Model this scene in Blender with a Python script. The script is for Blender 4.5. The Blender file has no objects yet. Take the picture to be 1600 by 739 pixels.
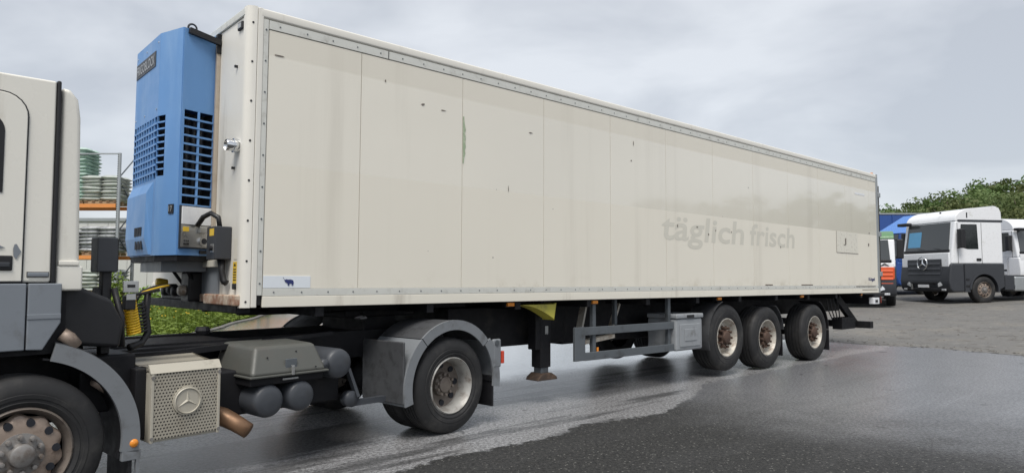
import bpy, bmesh, math, random
from mathutils import Vector, Matrix
R=math.radians; PI=math.pi
random.seed(7)
S=bpy.context.scene; COL=S.collection
# ---------------------------------------------------------------- camera, sky, sun, exposure
CAM_H=1.5254
cd=bpy.data.cameras.new('camera'); cam=bpy.data.objects.new('camera',cd); COL.objects.link(cam)
cam.location=(0,0,CAM_H); cam.rotation_euler=(R(90+3.394),0,0)
cd.sensor_width=36; cd.lens=36*1074.86/1600; cd.clip_end=3000; cd.clip_start=.05
S.camera=cam
S.view_settings.view_transform='Standard'; S.view_settings.look='None'; S.view_settings.exposure=1.12; S.view_settings.gamma=1
S.view_settings.use_curve_mapping=False
SUN_EL, SUN_AZ = 59, 187      # azimuth clockwise from +Y
W=bpy.data.worlds.new('World'); S.world=W; W.use_nodes=True
nt=W.node_tree; nt.nodes.clear()
def wn(t): return nt.nodes.new(t)
out=wn('ShaderNodeOutputWorld'); bg=wn('ShaderNodeBackground'); sky=wn('ShaderNodeTexSky')
sky.sky_type='NISHITA'; sky.sun_disc=False; sky.sun_elevation=R(SUN_EL); sky.sun_rotation=R(SUN_AZ)
tc=wn('ShaderNodeTexCoord'); mp=wn('ShaderNodeMapping'); mp.inputs['Scale'].default_value=(1,1,2.6)
nz=wn('ShaderNodeTexNoise'); nz.inputs['Scale'].default_value=2.3; nz.inputs['Detail'].default_value=5; nz.inputs['Roughness'].default_value=.5; nz.inputs['Distortion'].default_value=.35
rp=wn('ShaderNodeValToRGB'); e=rp.color_ramp.elements
e[0].position=.40; e[0].color=(2.58,2.71,2.93,1); e[1].position=.61; e[1].color=(3.70,3.82,3.98,1)
mx=wn('ShaderNodeMixRGB'); mx.inputs[0].default_value=.9
L=nt.links.new
L(tc.outputs['Generated'],mp.inputs[0]); L(mp.outputs[0],nz.inputs['Vector']); L(nz.outputs[0],rp.inputs[0])
L(sky.outputs[0],mx.inputs[1]); L(rp.outputs[0],mx.inputs[2]); L(mx.outputs[0],bg.inputs[0]); bg.inputs[1].default_value=.1
L(bg.outputs[0],out.inputs[0])
sl=bpy.data.lights.new('sun','SUN'); sl.energy=1.5; sl.angle=R(28); sl.color=(1,.96,.9)
so=bpy.data.objects.new('sun',sl); COL.objects.link(so)
az=R(SUN_AZ); el=R(SUN_EL)
sd=Vector((math.sin(az)*math.cos(el),math.cos(az)*math.cos(el),math.sin(el)))
so.rotation_euler=sd.to_track_quat('Z','Y').to_euler(); so.location=sd*40
# ---------------------------------------------------------------- material helpers
class NT:
    def __init__(s,name):
        s.m=bpy.data.materials.new(name); s.m.use_nodes=True; s.t=s.m.node_tree; s.t.nodes.clear()
        s.o=s.n('ShaderNodeOutputMaterial'); s.p=s.n('ShaderNodeBsdfPrincipled'); s.l(s.p.outputs[0],s.o.inputs[0])
        s.c=s.n('ShaderNodeTexCoord')
    def n(s,t,**k):
        x=s.t.nodes.new(t)
        for a,b in k.items(): setattr(x,a,b)
        return x
    def l(s,a,b): s.t.links.new(a,b)
    def setv(s,sock,v):
        if hasattr(v,'is_output'): s.l(v,sock)
        else: sock.default_value=v
    def noise(s,scale,detail=4,rough=.55,vec=None,dist=0):
        x=s.n('ShaderNodeTexNoise'); x.inputs['Scale'].default_value=scale; x.inputs['Detail'].default_value=detail
        x.inputs['Roughness'].default_value=rough; x.inputs['Distortion'].default_value=dist
        s.l(vec if vec is not None else s.c.outputs['Object'],x.inputs['Vector']); return x.outputs[0]
    def math(s,op,a,b=0.0,clamp=False):
        x=s.n('ShaderNodeMath',operation=op); x.use_clamp=clamp; s.setv(x.inputs[0],a); s.setv(x.inputs[1],b); return x.outputs[0]
    def sm(s,v,a,b,lo=0.,hi=1.):
        x=s.n('ShaderNodeMapRange'); x.interpolation_type='SMOOTHSTEP'; s.setv(x.inputs[0],v)
        x.inputs[1].default_value=a; x.inputs[2].default_value=b; x.inputs[3].default_value=lo; x.inputs[4].default_value=hi; return x.outputs[0]
    def mix(s,f,a,b):
        x=s.n('ShaderNodeMixRGB'); s.setv(x.inputs[0],f); s.setv(x.inputs[1],a); s.setv(x.inputs[2],b); return x.outputs[0]
    def sep(s,v=None):
        x=s.n('ShaderNodeSeparateXYZ'); s.l(v if v is not None else s.c.outputs['Object'],x.inputs[0]); return x.outputs
    def scaled(s,sc):
        x=s.n('ShaderNodeMapping'); x.inputs['Scale'].default_value=sc; s.l(s.c.outputs['Object'],x.inputs[0]); return x.outputs[0]
    def bump(s,h,strength=.3,dist=.01):
        x=s.n('ShaderNodeBump'); x.inputs['Strength'].default_value=strength; x.inputs['Distance'].default_value=dist
        s.l(h,x.inputs['Height']); s.l(x.outputs[0],s.p.inputs['Normal'])
    def col(s,v): s.setv(s.p.inputs['Base Color'],v)
    def rough(s,v): s.setv(s.p.inputs['Roughness'],v)
def c4(c): return (c[0],c[1],c[2],1)
def pbr(name,c,rough=.5,metal=0.,var=.12,scale=6.,dirt=None,da=.3,ds=3.,streak=False,bump=0.,spec=.5):
    t=NT(name); d=tuple(x*(1-var) for x in c); b=tuple(min(1,x*(1+var)) for x in c)
    col=t.mix(t.noise(scale),c4(d),c4(b))
    if dirt:
        v=t.scaled((1,1,.18)) if streak else None
        m=t.sm(t.noise(ds,6,.65,v),.62-da*.45,.62+.15)
        col=t.mix(m,col,c4(dirt))
    t.col(col); t.rough(t.sm(t.noise(scale*2.3),.2,.8,max(0.02,rough-.08),min(1,rough+.1)))
    t.p.inputs['Metallic'].default_value=metal; t.p.inputs['Specular IOR Level'].default_value=spec
    if bump: t.bump(t.noise(scale*14,3),bump,.004)
    return t.m
M={}
M['cream']=pbr('cream_paint',(.76,.725,.63),.42,var=.03,scale=1.2,dirt=(.50,.46,.39),da=.12,ds=2.2,streak=True)
M['post']=pbr('post_paint',(.76,.735,.67),.42,var=.04,dirt=(.45,.42,.36),da=.15,streak=True)
M['alu']=pbr('aluminium_strip',(.63,.63,.585),.42,.1,var=.06,scale=9,dirt=(.42,.41,.37),da=.25,ds=7)
M['black']=pbr('black_plastic',(.010,.010,.012),.5,var=.3)
M['rubber']=pbr('tyre_rubber',(.024,.024,.025),.62,var=.25,scale=5,dirt=(.055,.053,.05),da=.35,ds=4,bump=.15,spec=.3)
M['under']=pbr('chassis_black',(.011,.011,.013),.6,var=.3,dirt=(.03,.028,.026),da=.25,ds=4,spec=.25)
M['blue']=pbr('unit_blue',(.12,.275,.55),.45,var=.12,scale=2.2,dirt=(.22,.37,.60),da=.4,ds=3.,streak=True)
M['void']=pbr('vent_inside',(.012,.014,.02),.7)
M['grey']=pbr('grey_panel',(.20,.22,.245),.45,var=.06,scale=3,dirt=(.11,.11,.11),da=.2)
M['greyfender']=pbr('fender_grey',(.185,.197,.21),.5,var=.06,dirt=(.10,.10,.10),da=.25,ds=5)
M['dkfender']=pbr('fender_dark',(.06,.062,.066),.5,var=.15,dirt=(.02,.02,.02),da=.35,ds=9)
M['cab']=pbr('cab_cream',(.79,.765,.69),.28,var=.03,scale=1.2,dirt=(.5,.46,.38),da=.22,ds=4,streak=True)
M['glass']=pbr('dark_glass',(.015,.018,.02),.06,var=.1)
M['rimw']=pbr('rim_light',(.50,.475,.42),.45,.1,var=.12,dirt=(.22,.15,.10),da=.5,ds=11)
M['rimbar']=pbr('rim_barrel',(.37,.365,.345),.42,.2,var=.15,dirt=(.12,.09,.07),da=.4,ds=9)
M['rimd']=pbr('rim_dusty',(.16,.135,.115),.6,.1,var=.25,dirt=(.07,.05,.04),da=.3,ds=12)
M['rimb']=pbr('rim_brown',(.30,.235,.19),.5,.25,var=.2,dirt=(.10,.065,.045),da=.35,ds=9)
M['hubg']=pbr('hub_grey',(.24,.23,.22),.5,.3,var=.15,dirt=(.12,.09,.07),da=.5,ds=14)
M['rust']=pbr('hub_rust',(.085,.05,.035),.75,.1,var=.35,scale=18,dirt=(.045,.03,.025),da=.4,ds=16,bump=.4)
M['footrust']=pbr('foot_rust',(.06,.042,.032),.8,var=.35,scale=20,dirt=(.16,.10,.065),da=.4,ds=14,bump=.4)
M['rustbeam']=pbr('rusty_beam',(.62,.55,.44),.6,var=.1,dirt=(.20,.055,.015),da=.85,ds=11,bump=.3)
M['steel']=pbr('steel',(.50,.50,.49),.3,.8,var=.1)
M['chrome']=pbr('chrome',(.72,.73,.74),.15,1.,var=.05)
M['copper']=pbr('tailpipe_copper',(.24,.14,.08),.45,.5,var=.25,scale=9,dirt=(.14,.08,.05),da=.4,ds=8)
M['batt']=pbr('lid_grey',(.085,.087,.078),.5,var=.08,dirt=(.09,.085,.075),da=.25,ds=6)
M['tank']=pbr('tank_grey',(.05,.055,.064),.45,var=.08,dirt=(.04,.04,.04),da=.25,ds=6)
M['box']=pbr('toolbox_grey',(.27,.285,.30),.5,var=.05,dirt=(.16,.16,.16),da=.25,ds=6)
M['guard']=pbr('guard_steel',(.105,.118,.13),.5,.2,var=.08,dirt=(.05,.05,.05),da=.25,ds=4)
M['amber']=pbr('amber_lens',(.75,.26,.03),.2,var=.1)
M['red']=pbr('red_lens',(.55,.06,.03),.2,var=.1)
M['yellow']=pbr('yellow_hose',(.80,.50,.02),.4,var=.1)
M['chock']=pbr('chock_yellow',(.52,.47,.075),.5,var=.12,dirt=(.2,.18,.06),da=.3,ds=8)
M['label']=pbr('yellow_label',(.78,.52,.05),.45,var=.06)
M['white']=pbr('white_paint',(.76,.77,.79),.3,var=.03,dirt=(.55,.55,.53),da=.1)
M['sticker']=pbr('sticker_white',(.72,.76,.80),.35,var=.03)
M['navy']=pbr('navy_print',(.02,.03,.14),.45)
M['darkgrey']=pbr('dark_grey_plastic',(.035,.038,.045),.45,var=.1)
M['orange']=pbr('rack_orange',(.72,.27,.07),.5,var=.08,dirt=(.5,.2,.08),da=.2)
M['galv']=pbr('galvanised',(.36,.38,.39),.45,.5,var=.12)
M['wood']=pbr('pallet_wood',(.36,.25,.15),.8,var=.2,scale=9)
M['bagw']=pbr('bag_white',(.46,.48,.45),.35,var=.1,dirt=(.35,.42,.36),da=.3,ds=3)
M['bagg']=pbr('bag_green',(.33,.47,.40),.35,var=.15,dirt=(.65,.7,.68),da=.3,ds=3)
M['bagd']=pbr('bag_grey',(.30,.31,.32),.35,var=.2,dirt=(.62,.63,.64),da=.45,ds=3)
M['wall']=pbr('white_wall',(.55,.55,.54),.6,var=.04,dirt=(.5,.49,.46),da=.15,streak=True)
M['trblue']=pbr('truck_blue',(.025,.075,.27),.4,var=.1)
M['trblue2']=pbr('deflector_blue',(.05,.19,.55),.3,var=.06)
M['trorange']=pbr('truck_orange',(.62,.09,.02),.35,var=.06)
M['trgreen']=pbr('truck_green',(.10,.22,.10),.4,var=.1)
M['bark']=pbr('bark',(.09,.07,.05),.85,var=.3)
M['ghost']=pbr('ghost_letters',(.635,.61,.53),.34,var=.03,scale=3)
M['green']=pbr('green_residue',(.33,.41,.27),.6,var=.25,scale=25,dirt=(.6,.6,.5),da=.4,ds=20)
# trailer side skin: chalked gel coat, glossier where the old decal band sat
def side_mat():
    t=NT('side_skin'); x,y,z=t.sep()
    base=t.mix(t.noise(.9,3),(.75,.71,.615,1),(.79,.75,.65,1))
    st=t.noise(2.2,6,.65,t.scaled((1,1,.05)))
    base=t.mix(t.sm(st,.52,.75,0,.32),base,(.52,.48,.40,1))
    wob=t.math('MULTIPLY',t.math('SUBTRACT',t.noise(14,2),.5),.012)
    zz=t.math('ADD',z,wob)
    b1=t.sm(zz,2.488,2.496); b2=t.sm(zz,3.415,3.43)
    band=t.math('SUBTRACT',b1,b2)
    x1=t.sm(x,2.0,3.5)
    base=t.mix(t.math('MULTIPLY',b2,.4),base,(.63,.595,.515,1))
    base=t.mix(t.math('MULTIPLY',t.math('MULTIPLY',band,x1),.18),base,(.665,.64,.565,1))
    low=t.math('MULTIPLY',t.sm(z,1.36,1.62,1,0),t.sm(t.noise(3,6,.7),.48,.75))
    base=t.mix(t.math('MULTIPLY',low,.75),base,(.42,.36,.26,1))
    # scuffs near the rear corner
    sc=t.math('MULTIPLY',t.sm(t.noise(6,6,.75,t.scaled((.6,1,3))),.62,.72),t.sm(x,11.8,13.4))
    sc=t.math('MULTIPLY',sc,t.sm(z,1.75,1.40))
    base=t.mix(sc,base,(.16,.12,.09,1))
    sp=t.n('ShaderNodeTexVoronoi'); sp.inputs['Scale'].default_value=2.6; t.l(t.c.outputs['Object'],sp.inputs['Vector'])
    base=t.mix(t.sm(sp.outputs['Distance'],.018,.03,.7,0),base,(.2,.17,.14,1))
    t.col(base)
    r=t.math('ADD',t.sm(band,0,1,.46,.17),t.math('MULTIPLY',t.math('SUBTRACT',t.noise(3),.5),.1)); t.rough(r)
    t.l(t.math('MULTIPLY',band,1.0),t.p.inputs['Coat Weight']); t.p.inputs['Coat Roughness'].default_value=.04
    t.bump(t.noise(2.2,2),.05,.02)
    return t.m
M['side']=side_mat()
M['decal']=pbr('decal_ghost',(.73,.70,.615),.3,var=.01)
# perforated cover
def perf():
    t=NT('perforated_cover'); x,y,z=t.sep()
    def cell(a,sc): return t.math('ABSOLUTE',t.math('SUBTRACT',t.math('FRACT',t.math('MULTIPLY',a,sc)),.5))
    sc=46.
    u=t.math('ADD',x,t.math('MULTIPLY',y,1.0))
    row=t.math('MULTIPLY',t.math('FLOOR',t.math('MULTIPLY',z,sc)),.5/sc)
    a=cell(t.math('ADD',u,row),sc); b=cell(z,sc)
    d=t.math('SQRT',t.math('ADD',t.math('MULTIPLY',a,a),t.math('MULTIPLY',b,b)))
    hole=t.sm(d,.24,.32,1,0)
    base=t.mix(t.noise(5),(.42,.385,.315,1),(.50,.465,.385,1)); base=t.mix(t.sm(t.noise(3.5,6,.7),.5,.75,0,.6),base,(.25,.21,.16,1))
    t.col(t.mix(hole,base,(.05,.045,.04,1))); t.rough(.42); t.p.inputs['Metallic'].default_value=.35
    t.bump(t.math('SUBTRACT',1.0,hole),.6,.004)
    return t.m
M['perf']=perf()
M['perfplain']=pbr('cover_metal',(.45,.42,.35),.5,.1,var=.06,dirt=(.3,.27,.22),da=.2,ds=9)
# ---------------------------------------------------------------- geometry helpers
class MB:
    def __init__(s): s.v=[]; s.f=[]
    def add(s,vs,fs):
        b=len(s.v); s.v+= [tuple(v) for v in vs]; s.f+=[tuple(b+i for i in f) for f in fs]; return s
    def poly(s,pts): return s.add(pts,[tuple(range(len(pts)))])
    def box(s,x0,x1,y0,y1,z0,z1):
        return s.add([(x0,y0,z0),(x1,y0,z0),(x1,y1,z0),(x0,y1,z0),(x0,y0,z1),(x1,y0,z1),(x1,y1,z1),(x0,y1,z1)],
          [(0,3,2,1),(4,5,6,7),(0,1,5,4),(1,2,6,5),(2,3,7,6),(3,0,4,7)])
    def bar(s,a,b,w,h=None):   # square bar from a to b
        a=Vector(a);b=Vector(b);d=(b-a).normalized();h=h or w
        up=Vector((0,0,1)) if abs(d.z)<.9 else Vector((1,0,0))
        u=d.cross(up).normalized();v=u.cross(d)
        P=[]
        for p in(a,b):
            for i,j in((-1,-1),(1,-1),(1,1),(-1,1)): P.append(p+u*i*w/2+v*j*h/2)
        return s.add(P,[(0,1,2,3),(7,6,5,4),(0,4,5,1),(1,5,6,2),(2,6,7,3),(3,7,4,0)])
    def prism(s,pts,a,b,axis='y'):   # 2d polygon extruded along an axis
        n=len(pts)
        def m(p,t):
            if axis=='y': return (p[0],t,p[1])
            if axis=='x': return (t,p[0],p[1])
            return (p[0],p[1],t)
        return s.add([m(p,a) for p in pts]+[m(p,b) for p in pts],[tuple(range(n))[::-1],tuple(range(n,2*n))]+[(i,(i+1)%n,n+(i+1)%n,n+i) for i in range(n)])
    def lathe(s,prof,c=(0,0,0),n=32,axis='y'):
        vs=[];fs=[];k=len(prof)
        for i in range(n):
            a=2*PI*i/n
            for r,h in prof:
                p=(r*math.cos(a),h,r*math.sin(a)) if axis=='y' else ((r*math.cos(a),r*math.sin(a),h) if axis=='z' else (h,r*math.cos(a),r*math.sin(a)))
                vs.append((p[0]+c[0],p[1]+c[1],p[2]+c[2]))
        for i in range(n):
            j=(i+1)%n
            for q in range(k-1): fs.append((i*k+q,i*k+q+1,j*k+q+1,j*k+q))
        return s.add(vs,fs)
    def disc(s,c,r,n=16,axis='y',thick=.0):
        return s.lathe([(0.0001,-thick/2),(r,-thick/2),(r,thick/2),(0.0001,thick/2)],c,n,axis)
    def tube(s,path,r,n=8):
        P=[Vector(p) for p in path]; k=len(P); vs=[];fs=[]
        rr=r if isinstance(r,(list,tuple)) else [r]*k
        u=None
        for i,p in enumerate(P):
            d=(P[min(i+1,k-1)]-P[max(i-1,0)]).normalized()
            if u is None:
                up=Vector((0,0,1)) if abs(d.z)<.9 else Vector((1,0,0)); u=d.cross(up).normalized()
            else: u=(u-d*u.dot(d)).normalized()
            v=d.cross(u)
            for j in range(n):
                a=2*PI*j/n; vs.append(p+(u*math.cos(a)+v*math.sin(a))*rr[i])
        for i in range(k-1):
            for j in range(n): fs.append((i*n+j,i*n+(j+1)%n,(i+1)*n+(j+1)%n,(i+1)*n+j))
        fs.append(tuple(range(n))[::-1]); fs.append(tuple((k-1)*n+j for j in range(n)))
        return s.add(vs,fs)
    def arcshell(s,c,r0,r1,y0,y1,a0,a1,n=20):   # curved band round an axle, angles in degrees in the x,z plane
        pts=[]
        for i in range(n+1):
            a=R(a0+(a1-a0)*i/n); pts.append((c[0]+r1*math.cos(a),c[1]+r1*math.sin(a)))
        for i in range(n,-1,-1):
            a=R(a0+(a1-a0)*i/n); pts.append((c[0]+r0*math.cos(a),c[1]+r0*math.sin(a)))
        m=len(pts); vs=[(p[0],y0,p[1]) for p in pts]+[(p[0],y1,p[1]) for p in pts]; fs=[]
        for i in range(m): fs.append((i,(i+1)%m,m+(i+1)%m,m+i))
        for i in range(n):
            j=m-1-i; fs.append((i,j,j-1,i+1)); fs.append((m+i,m+i+1,m+j-1,m+j))
        return s.add(vs,fs)
    def mesh(s,name,mat=None,smooth=False):
        me=bpy.data.meshes.new(name); me.from_pydata(s.v,[],s.f); me.update()
        bm=bmesh.new(); bm.from_mesh(me); bmesh.ops.recalc_face_normals(bm,faces=bm.faces); bm.to_mesh(me); bm.free()
        if mat: me.materials.append(M[mat])
        if smooth: me.polygons.foreach_set('use_smooth',[True]*len(me.polygons))
        return me
    def build(s,name,mat,parent=None,smooth=False,bevel=0,seg=2,kind=None,loc=None):
        o=bpy.data.objects.new(name,s.mesh(name,mat,smooth)); COL.objects.link(o)
        if parent: o.parent=parent
        if loc: o.location=loc
        if bevel:
            b=o.modifiers.new('bevel','BEVEL'); b.width=bevel; b.segments=seg; b.limit_method='ANGLE'; b.angle_limit=R(35)
            o.data.polygons.foreach_set('use_smooth',[True]*len(o.data.polygons))
        if smooth or bevel:
            w=o.modifiers.new('normals','WEIGHTED_NORMAL') if bevel else None
        if kind: o['kind']=kind
        return o
def smooth_angle(o,ang=40):
    me=o.data; bm=bmesh.new(); bm.from_mesh(me)
    for e in bm.edges:
        e.smooth = len(e.link_faces)==2 and e.calc_face_angle(0)<R(ang)
    for f in bm.faces: f.smooth=True
    bm.to_mesh(me); bm.free(); return o
def box(name,mat,parent,x0,x1,y0,y1,z0,z1,bevel=0,**k): return MB().box(x0,x1,y0,y1,z0,z1).build(name,mat,parent,bevel=bevel,**k)
def tag(o,label=None,cat=None,group=None,kind=None):
    if label:o['label']=label
    if cat:o['category']=cat
    if group:o['group']=group
    if kind:o['kind']=kind
    return o
def thing(name,label,cat,mat=None,group=None):
    o=bpy.data.objects.new(name,None); COL.objects.link(o); o.empty_display_size=.2
    if mat is not None: o.matrix_world=mat
    return tag(o,label,cat,group)
def frame(origin,xd,yd,zd):
    m=Matrix.Identity(4)
    for i,a in enumerate((xd,yd,zd,origin)):
        for j in range(3): m[j][i]=a[j]
    return m
def copy_tree(o,parent=None):
    c=o.copy(); COL.objects.link(c); c.parent=parent
    for ch in list(o.children): copy_tree(ch,c)
    return c
def text(name,body,mat,parent,origin,xd,yd,width,height,thick=.002,bold=.0,shear=0):
    cu=bpy.data.curves.new(name,'FONT'); cu.body=body; cu.extrude=0; cu.bevel_depth=bold; cu.bevel_resolution=0; cu.shear=shear; cu.resolution_u=4
    o=bpy.data.objects.new(name,cu); COL.objects.link(o); bpy.context.view_layer.update()
    dg=bpy.context.evaluated_depsgraph_get(); me=bpy.data.meshes.new_from_object(o.evaluated_get(dg)); bpy.data.objects.remove(o)
    if bold:
        bm=bmesh.new(); bm.from_mesh(me)
        bmesh.ops.delete(bm,geom=[f for f in bm.faces if f.calc_center_median().z<1e-5],context='FACES'); bm.to_mesh(me); bm.free()
    xs=[v.co.x for v in me.vertices]; ys=[v.co.y for v in me.vertices]
    sx=width/(max(xs)-min(xs)); sy=height/(max(ys)-min(ys)); x0=min(xs); y0=min(ys)
    xd=Vector(xd);yd=Vector(yd);zd=xd.cross(yd); O=Vector(origin)
    for v in me.vertices: v.co=O+xd*(v.co.x-x0)*sx+yd*(v.co.y-y0)*sy+zd*thick
    bm=bmesh.new(); bm.from_mesh(me); bmesh.ops.remove_doubles(bm,verts=bm.verts,dist=1e-5)
    bmesh.ops.dissolve_degenerate(bm,edges=bm.edges,dist=1e-5); bm.normal_update()
    for f in bm.faces:
        f.smooth=False
        if f.normal.dot(zd)<0: f.normal_flip()
    bm.to_mesh(me); bm.free(); me.update()
    if 'custom_normal' in me.attributes: me.attributes.remove(me.attributes['custom_normal'])
    me.materials.clear(); me.materials.append(M[mat]); me.name=name
    p=bpy.data.objects.new(name,me); COL.objects.link(p); p.parent=parent; return p
# ---------------------------------------------------------------- terrain
TH=R(47.9); DX,DY=math.sin(TH),math.cos(TH)
def sst(a,b,x):
    t=max(0,min(1,(x-a)/(b-a))); return t*t*(3-2*t)
def zg(x,y):
    d=x*DX+y*DY
    z=0.042*max(0,min(d,48)-17.0)*sst(16.2,20,d)
    return z
def sheet(name,mat,pts_fn,xs,ys,dz=0,inside=None):
    vs=[];idx={};fs=[]
    for j,y in enumerate(ys):
        for i,x in enumerate(xs):
            idx[i,j]=len(vs); vs.append((x,y,zg(x,y)+dz))
    for j in range(len(ys)-1):
        for i in range(len(xs)-1):
            fs.append((idx[i,j],idx[i+1,j],idx[i+1,j+1],idx[i,j+1]))
    m=MB(); m.v=vs; m.f=fs
    o=m.build(name,mat,smooth=True); o['kind']='structure'; return o
def spaced(a,b,fine0,fine1,st,coarse):
    r=[]; x=a
    while x<b:
        r.append(x); x+= st if fine0<=x<fine1 else coarse
    r.append(b); return r
def ground_mat():
    t=NT('asphalt'); x,y,z=t.sep()
    d=t.math('ADD',t.math('MULTIPLY',x,DX),t.math('MULTIPLY',y,DY))
    n=t.math('SUBTRACT',t.math('MULTIPLY',x,DY),t.math('MULTIPLY',y,DX))     # towards the camera
    w1=t.math('ADD',t.math('MULTIPLY',t.math('SUBTRACT',t.noise(.8,3,.5),.5),.7),t.math('MULTIPLY',t.math('SUBTRACT',t.noise(9,6,.75),.5),.42))
    nn=t.math('ADD',n,w1)
    front=t.sm(t.math('ADD',nn,t.sm(d,6.2,9.6,0,.85)),-4.81,-4.75)                                # coarse dark paving in front of the seam
    far=t.sm(t.math('ADD',d,t.math('MULTIPLY',t.math('SUBTRACT',t.noise(.45,6,.7),.5),4.0)),5.8,9.4)
    dark=t.math('MULTIPLY',front,t.math('SUBTRACT',1.0,far))
    spk=t.n('ShaderNodeTexVoronoi'); spk.inputs['Scale'].default_value=55; t.l(t.c.outputs['Object'],spk.inputs['Vector'])
    g0=t.noise(30,6,.9); grain=t.sm(g0,.43,.57)
    old=t.mix(grain,(.085,.085,.087,1),(.37,.37,.375,1))
    coarse=t.mix(grain,(.008,.008,.009,1),(.04,.04,.038,1))
    stone=t.sm(spk.outputs['Color'],.80,.86)
    coarse=t.mix(t.math('MULTIPLY',stone,t.sm(spk.outputs['Distance'],.6,.3)),coarse,(.17,.167,.155,1))
    drier=t.mix(grain,(.07,.072,.078,1),(.23,.234,.245,1))
    col=t.mix(front,old,drier); col=t.mix(dark,col,coarse)
    # drips, oil and wet tracks that lie along the lane
    tr=t.noise(1.,6,.6,None,.4)
    rot=t.n('ShaderNodeMapping'); rot.inputs['Rotation'].default_value=(0,0,-(PI/2-TH)); rot.inputs['Scale'].default_value=(1,1,1)
    t.l(t.c.outputs['Object'],rot.inputs[0])
    st=t.n('ShaderNodeMapping'); st.inputs['Scale'].default_value=(.16,1.3,1); t.l(rot.outputs[0],st.inputs[0])
    track=t.noise(1.,5,.6,st.outputs[0],.2)
    tm=t.math('MULTIPLY',t.sm(track,.50,.56),.8)
    tm=t.math('MULTIPLY',tm,t.math('SUBTRACT',1.0,t.math('MULTIPLY',front,.75)))
    col=t.mix(t.math('MULTIPLY',tm,t.sm(d,14.5,10.5)),col,t.mix(grain,(.030,.030,.031,1),(.07,.07,.07,1)))
    blot=t.sm(t.noise(2.7,3,.5),.68,.71)
    col=t.mix(t.math('MULTIPLY',blot,.8),col,(.025,.024,.023,1))
    t.col(col)
    rg=t.math('ADD',t.sm(dark,0,1,.55,.75),t.math('MULTIPLY',t.math('SUBTRACT',t.noise(1.6,5),.5),.22)); t.rough(rg)
    t.p.inputs['Specular IOR Level'].default_value=.35
    wet=t.sm(nn,-7.4,-8.4); t.l(t.math('ADD',t.sm(dark,0,1,.75,.05),t.math('MULTIPLY',wet,.9)),t.p.inputs['Coat Weight']); t.l(t.sm(wet,0,1,.27,.14),t.p.inputs['Coat Roughness']); t.p.inputs['Coat IOR'].default_value=1.4
    hb=t.math('ADD',g0,t.math('MULTIPLY',t.noise(28,3),.6))
    x_=t.n('ShaderNodeBump'); x_.inputs['Distance'].default_value=.006; t.l(hb,x_.inputs['Height']); t.l(t.sm(dark,0,1,.25,.9),x_.inputs['Strength']); t.l(x_.outputs[0],t.p.inputs['Normal']); t.l(x_.outputs[0],t.p.inputs['Coat Normal'])
    return t.m
M['ground']=ground_mat()
def gravel_mat():
    t=NT('gravel'); g=t.noise(16,5,.7); b=t.noise(.7,5,.65)
    c=t.mix(g,(.07,.068,.064,1),(.22,.213,.20,1)); c=t.mix(t.sm(b,.5,.68,0,.6),c,(.20,.185,.16,1)); c=t.mix(t.sm(b,.45,.3,0,.6),c,(.10,.10,.10,1))
    c=t.mix(t.sm(t.noise(2.6,6,.7),.56,.64,0,.75),c,(.075,.066,.055,1))
    c=t.mix(t.sm(t.noise(3.4,6,.75,t.scaled((.5,1.6,1))),.60,.66,0,.6),c,(.30,.285,.25,1))
    t.col(c); t.rough(.8); t.bump(g,.7,.02); return t.m
M['gravel']=gravel_mat()
sheet('ground','ground',None,spaced(-600,600,-40,60,2.0,20),spaced(-200,900,-10,70,2.0,20))
# gravel yard: a raised sheet with an uneven front edge
def gravel():
    m=MB(); rows=[]; rng=random.Random(3)
    for i,n in enumerate([-70+ k*1.0 for k in range(0,101)]):
        e0=16.45+.18*math.sin(n*.9)+.12*math.sin(n*2.7+1)+rng.uniform(-.05,.05)
        row=[]
        for d in (e0,e0+.35,17.5,18.5,20,22,25,28,32,36,42,48,60,90,150):
            x=d*DX+n*DY; y=d*DY-n*DX
            row.append((x,y,zg(x,y)+(.004 if d==e0 else .03)))
        rows.append(row)
    for i in range(len(rows)-1):
        for j in range(len(rows[0])-1):
            b=len(m.v); m.v+=[rows[i][j],rows[i+1][j],rows[i+1][j+1],rows[i][j+1]]; m.f.append((b,b+1,b+2,b+3))
    o=m.build('gravel_yard','gravel'); o['kind']='structure'
    # loose stones and clods lying along the edge and across the yard
    m=MB()
    for k in range(1400):
        n=rng.uniform(-18,6); d=16.5+abs(rng.gauss(0,1))*5 if k%3 else 16.5+rng.uniform(0,.6)
        x=d*DX+n*DY; y=d*DY-n*DX; z=zg(x,y)+.03; s=rng.uniform(.015,.05); hgt=s*rng.uniform(.4,.8)
        a=rng.uniform(0,6); q=[(x+s*math.cos(a+i*PI/2)*rng.uniform(.7,1.2),y+s*math.sin(a+i*PI/2)*rng.uniform(.7,1.2)) for i in range(4)]
        b=len(m.v); m.v+=[(p[0],p[1],z) for p in q]+[(x+rng.uniform(-.3,.3)*s,y+rng.uniform(-.3,.3)*s,z+hgt)]
        m.f+=[(b,b+1,b+4),(b+1,b+2,b+4),(b+2,b+3,b+4),(b+3,b,b+4)]
    o=m.build('loose_stones','gravel'); tag(o,'loose grey stones scattered over the gravel yard','stones',kind='stuff')
gravel()
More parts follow.
